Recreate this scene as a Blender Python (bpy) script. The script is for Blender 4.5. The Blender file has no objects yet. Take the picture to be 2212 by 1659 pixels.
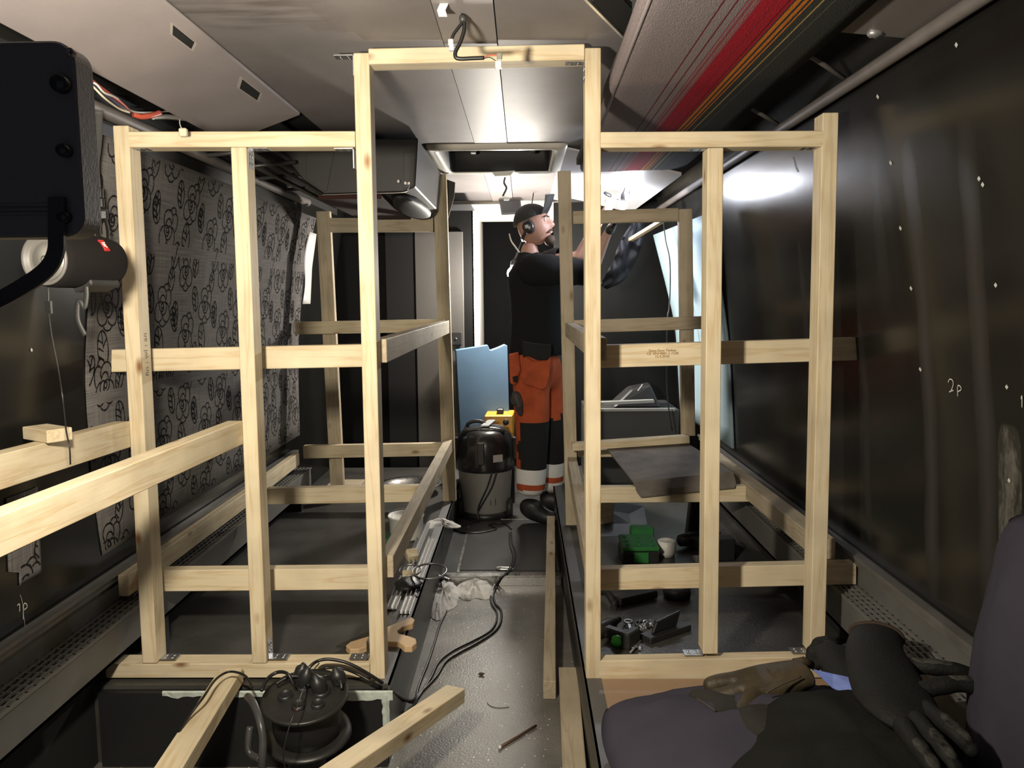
import bpy, bmesh, math, random
from mathutils import Vector, Matrix, noise as mnoise
random.seed(7)
S = bpy.context.scene
COL = S.collection
V = Vector
EYE = 1.42                    # height of the camera above the aisle floor; builders below measure z from eye level
SH = V((0, 0, EYE))
# ---------------------------------------------------------------- camera, world, lights, exposure
F = 1750.0                    # focal length in pixels of the 2212 x 1659 frame
PITCH, YAW, ROLL = math.radians(-6.0), math.radians(0.79), -0.0082
ROT = Matrix.Rotation(YAW, 3, 'Z') @ Matrix.Rotation(math.pi/2 + PITCH, 3, 'X') @ Matrix.Rotation(ROLL, 3, 'Z')
cd = bpy.data.cameras.new('camera'); cam = bpy.data.objects.new('camera', cd); COL.objects.link(cam)
cd.sensor_width = 36.0; cd.lens = 36.0*F/2212.0; cd.clip_start = 0.02; cd.clip_end = 60
cam.matrix_world = Matrix.Translation(SH) @ ROT.to_4x4()
S.camera = cam
w = bpy.data.worlds.new('world'); S.world = w; w.use_nodes = True
w.node_tree.nodes['Background'].inputs[0].default_value = (0.72, 0.78, 1.0, 1)
w.node_tree.nodes['Background'].inputs[1].default_value = 0.08
S.view_settings.view_transform = 'Standard'; S.view_settings.look = 'None'
S.view_settings.gamma = 1.0; S.view_settings.use_curve_mapping = False
S.view_settings.exposure = 0.0

def area_light(name, loc, target, size, size_y, power, col, spread=180):
    l = bpy.data.lights.new(name, 'AREA'); l.shape = 'RECTANGLE'; l.size = size; l.size_y = size_y
    l.energy = power; l.color = col; l.spread = math.radians(spread)
    o = bpy.data.objects.new(name, l); COL.objects.link(o)
    o.location = V(loc) + SH
    o.rotation_euler = (V(target) - V(loc)).to_track_quat('-Z', 'Y').to_euler()
    return o
# the flood lamp hanging on the left, seen from behind; its glass faces down the bus
KEY = area_light('flood_lamp_light', (-0.50, 0.835, 0.155), (-0.25, 3.2, 0.28), 0.10, 0.085, 50, (1.0, 0.90, 0.73))

# ---------------------------------------------------------------- pixel helpers (frame 2212 x 1659)
def ray(px, py):
    return ROT @ V(((px-1106.0)/F, -(py-829.5)/F, -1.0))
def P(px, py, D):             # point at depth D
    d = ray(px, py); return d*(D/d.y)
def PZ(px, py, z):            # point on the level z
    d = ray(px, py); return d*(z/d.z)
def PX(px, py, x):
    d = ray(px, py); return d*(x/d.x)
def PP(px, py, p0, n):        # point on a plane
    d = ray(px, py); n = V(n); return d*(n.dot(V(p0))/n.dot(d))

# ---------------------------------------------------------------- objects
def _parent(o, parent):
    if parent is None:
        o.location = o.location + SH
    else:
        o.parent = parent
def tag(o, label=None, cat=None, group=None, kind=None):
    if label: o['label'] = label
    if cat: o['category'] = cat
    if group: o['group'] = group
    if kind: o['kind'] = kind
    return o
BASE = {}
def thing(name, label, cat, loc, group=None):
    o = bpy.data.objects.new(name, None); COL.objects.link(o); o.empty_display_size = 0.05
    BASE[o] = V(loc); o.location = V(loc) + SH
    return tag(o, label, cat, group)

def base_of(o):
    b = V((0, 0, 0))
    while o is not None:
        if o in BASE: return BASE[o]
        o = o.parent
    return b
class MB:
    def __init__(s): s.v = []; s.f = []; s.sm = []; s.mi = []
    def add(s, verts, faces, smooth=False, mi=0):
        n = len(s.v); s.v += [V(x) for x in verts]
        for f in faces: s.f.append([n+i for i in f]); s.sm.append(smooth); s.mi.append(mi)
        return s
    def hexa(s, p, smooth=False, mi=0):   # 8 points: bottom 0-3, top 4-7
        return s.add(p, [(0,3,2,1),(4,5,6,7),(0,1,5,4),(1,2,6,5),(2,3,7,6),(3,0,4,7)], smooth, mi)
    def box(s, x0, x1, y0, y1, z0, z1, M=None, mi=0):
        p = [V(q) for q in ((x0,y0,z0),(x1,y0,z0),(x1,y1,z0),(x0,y1,z0),(x0,y0,z1),(x1,y0,z1),(x1,y1,z1),(x0,y1,z1))]
        if M is not None: p = [M @ q for q in p]
        return s.hexa(p, False, mi)
    def bar(s, p0, p1, w, h, up=(0,0,1), mi=0):
        p0, p1 = V(p0), V(p1); x = (p1-p0).normalized(); z = V(up); z = (z - x*z.dot(x)).normalized(); y = z.cross(x)
        a = y*(w/2); b = z*(h/2)
        return s.hexa([p0-a-b, p1-a-b, p1+a-b, p0+a-b, p0-a+b, p1-a+b, p1+a+b, p0+a+b], False, mi)
    def tube(s, pts, r, n=8, caps=True, closed=False, mi=0, flat=1.0):
        pts = [V(p) for p in pts]; m = len(pts); rr = r if isinstance(r, (list, tuple)) else [r]*m
        t0 = (pts[1]-pts[0]).normalized(); ref = V((0,0,1)) if abs(t0.z) < 0.9 else V((0,1,0))
        u = (ref - t0*ref.dot(t0)).normalized(); vs = []
        for i, p in enumerate(pts):
            if closed: t = pts[(i+1) % m] - pts[i-1]
            else: t = pts[min(i+1, m-1)] - pts[max(i-1, 0)]
            if t.length < 1e-9: t = t0
            t.normalize(); u = (u - t*u.dot(t))
            if u.length < 1e-6: u = t.orthogonal()
            u.normalize(); w_ = t.cross(u)
            for k in range(n):
                a = 2*math.pi*k/n; vs.append(p + (u*math.cos(a)*flat + w_*math.sin(a))*rr[i])
        fs = []
        for i in range(m if closed else m-1):
            j = (i+1) % m
            for k in range(n):
                l = (k+1) % n; fs.append((i*n+k, i*n+l, j*n+l, j*n+k))
        s.add(vs, fs, True, mi)
        if caps and not closed:
            s.add(vs[:n], [tuple(range(n))[::-1]], False, mi); s.add(vs[-n:], [tuple(range(n))], False, mi)
        return s
    def lathe(s, prof, M=None, n=24, smooth=True, mi=0, arc=2*math.pi):   # prof: (r, z)
        vs = []; full = abs(arc-2*math.pi) < 1e-6; c = n if full else n+1
        for r, z in prof:
            for k in range(c):
                a = arc*k/n; q = V((r*math.cos(a), r*math.sin(a), z)); vs.append(M @ q if M is not None else q)
        fs = []
        for i in range(len(prof)-1):
            for k in range(n):
                l = (k+1) % c; fs.append((i*c+k, i*c+l, (i+1)*c+l, (i+1)*c+k))
        return s.add(vs, fs, smooth, mi)
    def ball(s, c, r, n=14, m=9, M=None, fn=None, mi=0):
        c = V(c); r = (r, r, r) if not isinstance(r, (tuple, list)) else r; vs = []; fs = []
        for i in range(m+1):
            th = math.pi*i/m
            for k in range(n):
                ph = 2*math.pi*k/n; d = V((math.sin(th)*math.cos(ph), math.sin(th)*math.sin(ph), math.cos(th)))
                q = V((d.x*r[0], d.y*r[1], d.z*r[2]))
                if fn: q = fn(d, q)
                if M is not None: q = M @ q
                vs.append(c+q)
        for i in range(m):
            for k in range(n):
                l = (k+1) % n; fs.append((i*n+k, (i+1)*n+k, (i+1)*n+l, i*n+l))
        return s.add(vs, fs, True, mi)
    def prism(s, outline, ext, mi=0, smooth=False):     # outline: 3D points of one face, ext: extrusion vector
        o = [V(p) for p in outline]; e = V(ext); n = len(o)
        s.add(o + [p+e for p in o], [tuple(range(n)), tuple(range(2*n-1, n-1, -1))], False, mi)
        s.add(o + [p+e for p in o], [(i, n+i, n+(i+1) % n, (i+1) % n) for i in range(n)], smooth, mi)
        return s
    def sheet(s, grid, th=0.0, smooth=True, mi=0):       # grid[i][j] points; th: thickness vector
        m, n = len(grid), len(grid[0]); vs = [V(p) for r in grid for p in r]
        fs = [(i*n+j, i*n+j+1, (i+1)*n+j+1, (i+1)*n+j) for i in range(m-1) for j in range(n-1)]
        if th:
            t = V(th); k = len(vs); vs2 = vs + [p+t for p in vs]
            f2 = fs + [tuple(k+i for i in f[::-1]) for f in fs]
            for j in range(n-1): f2 += [(j, k+j, k+j+1, j+1), ((m-1)*n+j+1, k+(m-1)*n+j+1, k+(m-1)*n+j, (m-1)*n+j)]
            for i in range(m-1): f2 += [((i+1)*n, k+(i+1)*n, k+i*n, i*n), (i*n+n-1, k+i*n+n-1, k+(i+1)*n+n-1, (i+1)*n+n-1)]
            return s.add(vs2, f2, smooth, mi)
        return s.add(vs, fs, smooth, mi)
    def build(s, name, mats, parent=None, label=None, cat=None, group=None, kind=None, bevel=0.0, loc=None, fix=True):
        if not isinstance(mats, (list, tuple)): mats = [mats]
        if parent is None:
            if loc is None:
                xs = [p.x for p in s.v]; ys = [p.y for p in s.v]; zs = [p.z for p in s.v]
                loc = V(((min(xs)+max(xs))/2, (min(ys)+max(ys))/2, min(zs)))
            off = V(loc); oloc = V(loc)
        else:
            off = base_of(parent); oloc = V((0, 0, 0))
        me = bpy.data.meshes.new(name)
        me.from_pydata([tuple(p-off) for p in s.v], [], s.f)
        me.polygons.foreach_set('use_smooth', s.sm); me.polygons.foreach_set('material_index', s.mi)
        for m in mats: me.materials.append(m)
        bm = bmesh.new(); bm.from_mesh(me)
        bmesh.ops.remove_doubles(bm, verts=bm.verts, dist=1e-6)
        if fix: bmesh.ops.recalc_face_normals(bm, faces=bm.faces)
        if bevel: bmesh.ops.bevel(bm, geom=bm.edges[:], offset=bevel, segments=1, affect='EDGES', clamp_overlap=True)
        bm.to_mesh(me); bm.free(); me.update()
        o = bpy.data.objects.new(name, me); COL.objects.link(o); o.location = oloc
        if parent is None: BASE[o] = V(loc)
        _parent(o, parent)
        return tag(o, label, cat, group, kind)

def spline(pts, k=6, closed=False):        # Catmull-Rom through points
    pts = [V(p) for p in pts]; n = len(pts); out = []
    for i in range(n if closed else n-1):
        if closed: a, b, c, d = pts[i-1], pts[i], pts[(i+1) % n], pts[(i+2) % n]
        else: a, b, c, d = pts[max(i-1, 0)], pts[i], pts[i+1], pts[min(i+2, n-1)]
        for j in range(k):
            t = j/k; out.append(0.5*((2*b) + (c-a)*t + (2*a-5*b+4*c-d)*t*t + (3*b-a-3*c+d)*t**3))
    if not closed: out.append(pts[-1])
    return out

# ---------------------------------------------------------------- materials
def nodes(m):
    m.use_nodes = True; nt = m.node_tree; return nt, nt.nodes, nt.links, nt.nodes['Principled BSDF']
def srgb(r, g, b):
    f = lambda c: (c/12.92 if c <= 0.04045 else ((c+0.055)/1.055)**2.4)
    return (f(r/255), f(g/255), f(b/255))
MATS = {}
def mat(name, col, rough=0.6, metal=0.0, var=0.0, vscale=8.0, bump=0.0, bscale=60.0, spec=0.5, coat=0.0, col2=None, emit=0.0, stretch=(1,1,1), rvar=0.0, alpha=1.0, trans=0.0):
    if name in MATS: return MATS[name]
    m = bpy.data.materials.new(name); nt, N, L, B = nodes(m); MATS[name] = m
    B.inputs['Base Color'].default_value = (*col, 1); B.inputs['Roughness'].default_value = rough
    B.inputs['Metallic'].default_value = metal; B.inputs['Specular IOR Level'].default_value = spec
    B.inputs['Coat Weight'].default_value = coat
    if trans: B.inputs['Transmission Weight'].default_value = trans
    if alpha < 1: B.inputs['Alpha'].default_value = alpha
    if emit: B.inputs['Emission Color'].default_value = (*col, 1); B.inputs['Emission Strength'].default_value = emit
    if var or bump or rvar:
        tc = N.new('ShaderNodeTexCoord'); mp = N.new('ShaderNodeMapping'); mp.inputs['Scale'].default_value = stretch
        L.new(tc.outputs['Object'], mp.inputs['Vector'])
    if var or rvar:
        nz = N.new('ShaderNodeTexNoise'); nz.inputs['Scale'].default_value = vscale; nz.inputs['Detail'].default_value = 5
        nz.inputs['Roughness'].default_value = 0.6; L.new(mp.outputs[0], nz.inputs['Vector'])
    if var:
        cr = N.new('ShaderNodeValToRGB'); c2 = col2 or tuple(c*(1-var) for c in col)
        cr.color_ramp.elements[0].position = 0.32; cr.color_ramp.elements[1].position = 0.68
        cr.color_ramp.elements[0].color = (*c2, 1); cr.color_ramp.elements[1].color = (*[min(c*(1+var*0.35), 1) for c in col], 1)
        L.new(nz.outputs['Fac'], cr.inputs['Fac']); L.new(cr.outputs['Color'], B.inputs['Base Color'])
    if rvar:
        mr = N.new('ShaderNodeMapRange'); mr.inputs['To Min'].default_value = max(rough-rvar, 0.02); mr.inputs['To Max'].default_value = min(rough+rvar, 1)
        L.new(nz.outputs['Fac'], mr.inputs['Value']); L.new(mr.outputs[0], B.inputs['Roughness'])
    if bump:
        n2 = N.new('ShaderNodeTexNoise'); n2.inputs['Scale'].default_value = bscale; n2.inputs['Detail'].default_value = 4
        L.new(mp.outputs[0], n2.inputs['Vector'])
        b = N.new('ShaderNodeBump'); b.inputs['Strength'].default_value = bump; b.inputs['Distance'].default_value = 0.01
        L.new(n2.outputs['Fac'], b.inputs['Height']); L.new(b.outputs[0], B.inputs['Normal'])
    return m

def wood_mat(name, c_light, c_grain, knot=(0.24, 0.12, 0.05), rough=0.62):
    m = bpy.data.materials.new(name); nt, N, L, B = nodes(m); MATS[name] = m
    tc = N.new('ShaderNodeTexCoord'); oi = N.new('ShaderNodeObjectInfo')
    comb = N.new('ShaderNodeCombineXYZ')
    for i, k in enumerate((37.0, 11.0, 5.0)):
        q = N.new('ShaderNodeMath'); q.operation = 'MULTIPLY'; q.inputs[1].default_value = k
        L.new(oi.outputs['Random'], q.inputs[0]); L.new(q.outputs[0], comb.inputs[i])
    add = N.new('ShaderNodeVectorMath'); L.new(tc.outputs['Object'], add.inputs[0]); L.new(comb.outputs[0], add.inputs[1])
    # knots: cells of a stretched voronoi, kept where the cell's random value is high
    mk = N.new('ShaderNodeMapping'); mk.inputs['Scale'].default_value = (6.0, 13.0, 13.0); L.new(add.outputs[0], mk.inputs['Vector'])
    vo = N.new('ShaderNodeTexVoronoi'); vo.inputs['Scale'].default_value = 1.0; vo.inputs['Randomness'].default_value = 0.9; L.new(mk.outputs[0], vo.inputs['Vector'])
    sep = N.new('ShaderNodeSeparateColor'); L.new(vo.outputs['Color'], sep.inputs[0])
    gate = N.new('ShaderNodeMath'); gate.operation = 'GREATER_THAN'; gate.inputs[1].default_value = 0.64; L.new(sep.outputs[0], gate.inputs[0])
    kr = N.new('ShaderNodeMapRange'); kr.inputs['From Min'].default_value = 0.20; kr.inputs['From Max'].default_value = 0.05
    L.new(vo.outputs['Distance'], kr.inputs['Value'])
    kf = N.new('ShaderNodeMath'); kf.operation = 'MULTIPLY'; L.new(kr.outputs[0], kf.inputs[0]); L.new(gate.outputs[0], kf.inputs[1])
    # growth rings, bent by the knots and by a slow noise
    mg = N.new('ShaderNodeMapping'); mg.inputs['Scale'].default_value = (1.6, 22.0, 22.0); L.new(add.outputs[0], mg.inputs['Vector'])
    nz = N.new('ShaderNodeTexNoise'); nz.inputs['Scale'].default_value = 1.2; nz.inputs['Detail'].default_value = 3; L.new(mg.outputs[0], nz.inputs['Vector'])
    mul = N.new('ShaderNodeMath'); mul.operation = 'MULTIPLY'; mul.inputs[1].default_value = 9.0; L.new(nz.outputs['Fac'], mul.inputs[0])
    fr = N.new('ShaderNodeMath'); fr.operation = 'PINGPONG'; fr.inputs[1].default_value = 1.0; L.new(mul.outputs[0], fr.inputs[0])
    pw = N.new('ShaderNodeMath'); pw.operation = 'POWER'; pw.inputs[1].default_value = 3.0; L.new(fr.outputs[0], pw.inputs[0])
    fine = N.new('ShaderNodeTexNoise'); mf = N.new('ShaderNodeMapping'); mf.inputs['Scale'].default_value = (5, 260, 260)
    L.new(add.outputs[0], mf.inputs['Vector']); L.new(mf.outputs[0], fine.inputs['Vector']); fine.inputs['Scale'].default_value = 1.0
    s1 = N.new('ShaderNodeMath'); s1.operation = 'MULTIPLY_ADD'; s1.inputs[1].default_value = 0.35; L.new(fine.outputs['Fac'], s1.inputs[0])
    p2 = N.new('ShaderNodeMath'); p2.operation = 'MULTIPLY'; p2.inputs[1].default_value = 0.75; L.new(pw.outputs[0], p2.inputs[0]); L.new(p2.outputs[0], s1.inputs[2])
    mx = N.new('ShaderNodeMix'); mx.data_type = 'RGBA'; mx.inputs['A'].default_value = (*c_light, 1); mx.inputs['B'].default_value = (*c_grain, 1)
    L.new(s1.outputs[0], mx.inputs['Factor'])
    mx2 = N.new('ShaderNodeMix'); mx2.data_type = 'RGBA'; mx2.inputs['B'].default_value = (*knot, 1)
    L.new(mx.outputs['Result'], mx2.inputs['A']); L.new(kf.outputs[0], mx2.inputs['Factor'])
    dirt = N.new('ShaderNodeTexNoise'); dirt.inputs['Scale'].default_value = 5.0; dirt.inputs['Detail'].default_value = 4; L.new(add.outputs[0], dirt.inputs['Vector'])
    dr = N.new('ShaderNodeMapRange'); dr.inputs['From Min'].default_value = 0.35; dr.inputs['From Max'].default_value = 0.62; dr.inputs['To Min'].default_value = 0.80
    L.new(dirt.outputs['Fac'], dr.inputs['Value'])
    hv = N.new('ShaderNodeHueSaturation'); L.new(mx2.outputs['Result'], hv.inputs['Color']); L.new(dr.outputs[0], hv.inputs['Value'])
    L.new(hv.outputs[0], B.inputs['Base Color']); B.inputs['Roughness'].default_value = rough; B.inputs['Specular IOR Level'].default_value = 0.25
    bp = N.new('ShaderNodeBump'); bp.inputs['Strength'].default_value = 0.12; bp.inputs['Distance'].default_value = 0.003
    L.new(fine.outputs['Fac'], bp.inputs['Height']); L.new(bp.outputs[0], B.inputs['Normal'])
    return m
WOOD = wood_mat('planed_spruce', (0.72, 0.625, 0.445), (0.585, 0.455, 0.275))
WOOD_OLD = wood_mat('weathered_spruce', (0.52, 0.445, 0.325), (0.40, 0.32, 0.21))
WOOD_END = mat('sawn_end_grain', (0.70, 0.55, 0.36), 0.8, var=0.2, vscale=60)
ZINC = mat('zinc_plated_steel', (0.55, 0.56, 0.58), 0.32, 1.0, rvar=0.15, vscale=40)
BLACKP = mat('black_plastic', (0.016, 0.016, 0.017), 0.42)
BLACKC = mat('black_cable', (0.012, 0.012, 0.012), 0.38)
BLACKV = mat('black_void', (0.008, 0.008, 0.008), 0.85)
WHITE = mat('white_plastic', (0.78, 0.77, 0.73), 0.45)

def stick(p0, p1, w_, h, up, name, parent, m=None, label=None, cat=None, group=None, kind=None):
    """a sawn length of timber: local x runs along the grain"""
    m = m or WOOD; p0, p1 = V(p0), V(p1); L_ = (p1-p0).length
    x = (p1-p0).normalized(); z = V(up); z = (z - x*z.dot(x)).normalized(); y = z.cross(x)
    c = (p0+p1)/2; W = Matrix((( x.x, y.x, z.x, c.x), (x.y, y.y, z.y, c.y), (x.z, y.z, z.z, c.z), (0, 0, 0, 1)))
    b = MB(); b.box(-L_/2, L_/2, -w_/2, w_/2, -h/2, h/2)
    me_parent = parent
    o = MB.build(b, name, [m], None, label, cat, group, kind, bevel=0.0018, loc=(0, 0, 0))
    o.location = (0, 0, 0)
    if parent is None:
        o.matrix_world = Matrix.Translation(SH) @ W; BASE[o] = c
    else:
        BASE.pop(o, None); o.parent = parent; o.matrix_basis = Matrix.Translation(-base_of(parent)) @ W
    return o
# ================================================================ the bus body (z measured from eye level)
ZF, ZP, ZR, ZC = -1.42, -1.17, -1.375, 0.73      # aisle floor, seat platforms, raised rear floor, ceiling
def interp(tab, z):
    for (z0, x0), (z1, x1) in zip(tab, tab[1:]):
        if (z0-z)*(z1-z) <= 0: return x0 + (x1-x0)*(z-z0)/(z1-z0)
    return tab[0][1] if abs(z-tab[0][0]) < abs(z-tab[-1][0]) else tab[-1][1]
TL = [(0.74, -1.19), (0.55, -1.225), (0.2, -1.285), (-0.3, -1.325), (-0.87, -1.345), (-1.6, -1.36)]
TR = [(0.78, 0.90), (0.60, 0.953), (0.35, 0.985), (0.1, 1.018), (-0.3, 1.065), (-0.84, 1.10), (-1.6, 1.12)]
XL = lambda z: interp(TL, z)
XR = lambda z: interp(TR, z)
D0, D1 = -0.6, 6.6

def floor_mat():
    m = bpy.data.materials.new('worn_vinyl_floor'); nt, N, L, B = nodes(m)
    tc = N.new('ShaderNodeTexCoord')
    n1 = N.new('ShaderNodeTexNoise'); n1.inputs['Scale'].default_value = 3.5; n1.inputs['Detail'].default_value = 8; n1.inputs['Roughness'].default_value = 0.65
    L.new(tc.outputs['Object'], n1.inputs['Vector'])
    cr = N.new('ShaderNodeValToRGB'); cr.color_ramp.elements[0].color = (0.085, 0.082, 0.074, 1); cr.color_ramp.elements[1].color = (0.21, 0.20, 0.175, 1)
    cr.color_ramp.elements[0].position = 0.3; cr.color_ramp.elements[1].position = 0.7
    L.new(n1.outputs['Fac'], cr.inputs['Fac'])
    # sawdust specks, with their sparkle put into a pale colour
    vo = N.new('ShaderNodeTexVoronoi'); vo.inputs['Scale'].default_value = 48.0; L.new(tc.outputs['Object'], vo.inputs['Vector'])
    lt = N.new('ShaderNodeMath'); lt.operation = 'LESS_THAN'; lt.inputs[1].default_value = 0.13; L.new(vo.outputs['Distance'], lt.inputs[0])
    sp = N.new('ShaderNodeSeparateColor'); L.new(vo.outputs['Color'], sp.inputs[0])
    gt = N.new('ShaderNodeMath'); gt.operation = 'GREATER_THAN'; gt.inputs[1].default_value = 0.62; L.new(sp.outputs[1], gt.inputs[0])
    mu = N.new('ShaderNodeMath'); mu.operation = 'MULTIPLY'; L.new(lt.outputs[0], mu.inputs[0]); L.new(gt.outputs[0], mu.inputs[1])
    mx = N.new('ShaderNodeMix'); mx.data_type = 'RGBA'; mx.inputs['B'].default_value = (0.80, 0.74, 0.62, 1)
    L.new(mu.outputs[0], mx.inputs['Factor']); L.new(cr.outputs[0], mx.inputs['A']); L.new(mx.outputs['Result'], B.inputs['Base Color'])
    mr = N.new('ShaderNodeMapRange'); mr.inputs['To Min'].default_value = 0.24; mr.inputs['To Max'].default_value = 0.48; L.new(n1.outputs['Fac'], mr.inputs['Value'])
    L.new(mr.outputs[0], B.inputs['Roughness'])
    n2 = N.new('ShaderNodeTexNoise'); n2.inputs['Scale'].default_value = 130; n2.inputs['Detail'].default_value = 3; L.new(tc.outputs['Object'], n2.inputs['Vector'])
    b = N.new('ShaderNodeBump'); b.inputs['Strength'].default_value = 0.30; b.inputs['Distance'].default_value = 0.003
    L.new(n2.outputs['Fac'], b.inputs['Height']); L.new(b.outputs[0], B.inputs['Normal'])
    return m
M_FLOOR = floor_mat()
M_PLAT = mat('grey_vinyl_platform', (0.062, 0.060, 0.055), 0.42, var=0.35, vscale=5, bump=0.15, bscale=90, rvar=0.12)
M_RISER = mat('black_rubber_riser', (0.028, 0.028, 0.028), 0.4, var=0.3, vscale=9)
M_CEIL = mat('grey_ceiling_vinyl', (0.225, 0.205, 0.206), 0.55, var=0.22, vscale=2.2, bump=0.06, bscale=200)
M_GREY = mat('grey_moulded_plastic', (0.36, 0.32, 0.322), 0.48, var=0.12, vscale=3, bump=0.05, bscale=220)
M_HEAT = mat('grey_heater_enamel', (0.13, 0.127, 0.118), 0.5, var=0.15, vscale=6)
M_STEEL = mat('brushed_steel', (0.52, 0.51, 0.49), 0.28, 1.0, rvar=0.12, vscale=30)

MB().box(-1.40, 0.20, D0, 3.93, ZF-0.03, ZF).build('floor', M_FLOOR, kind='structure')
o = MB().box(-1.40, 1.15, 3.93, D1, ZR-0.06, ZR).build('floor', mat('dark_rear_vinyl', (0.07, 0.07, 0.068), 0.33, var=0.3, vscale=5, bump=0.12, bscale=110, rvar=0.1), kind='structure')
b = MB(); b.box(-1.40, -0.42, 2.36, 5.58, ZF-0.02, ZP); b.build('platform_left', [M_PLAT], kind='structure')
b = MB(); b.box(0.19, 1.15, D0, 5.58, ZF-0.02, ZP); b.build('platform_right', [M_PLAT], kind='structure')
for nm, x0, x1, y0, y1 in (('trim_1', -0.432, -0.4195, 2.355, 5.5), ('trim_2', 0.1895, 0.202, D0, 5.5)):
    b = MB(); b.box(x0, x1, y0, y1, ZF+0.0, ZP-0.012); b.build(nm, M_RISER, kind='structure')
b = MB(); b.box(-0.46, -0.413, 2.358, 5.5, ZP, ZP+0.006); b.box(-0.419, -0.413, 2.358, 5.5, ZP-0.02, ZP+0.006); b.build('trim_3', mat('dull_dark_alu_nosing', (0.16,0.16,0.165), 0.5, 0.6, rvar=0.1), kind='structure')
b = MB(); b.box(0.183, 0.235, D0, 5.5, ZP, ZP+0.006); b.box(0.183, 0.189, D0, 5.5, ZP-0.02, ZP+0.006); b.build('trim_4', MATS['dull_dark_alu_nosing'], kind='structure')
b = MB(); b.box(-0.412, 0.182, 3.905, 3.955, ZR-0.002, ZR+0.006); b.box(-0.412, 0.182, 3.905, 3.925, ZF+0.001, ZR); b.build('trim_5', M_STEEL, kind='structure')
# front riser of the left platform above the stairwell, with its broken edge
MB().box(-1.30, -0.422, 2.335, 2.36, ZF, ZP-0.012).build('trim_6', BLACKP, kind='structure')

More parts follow.
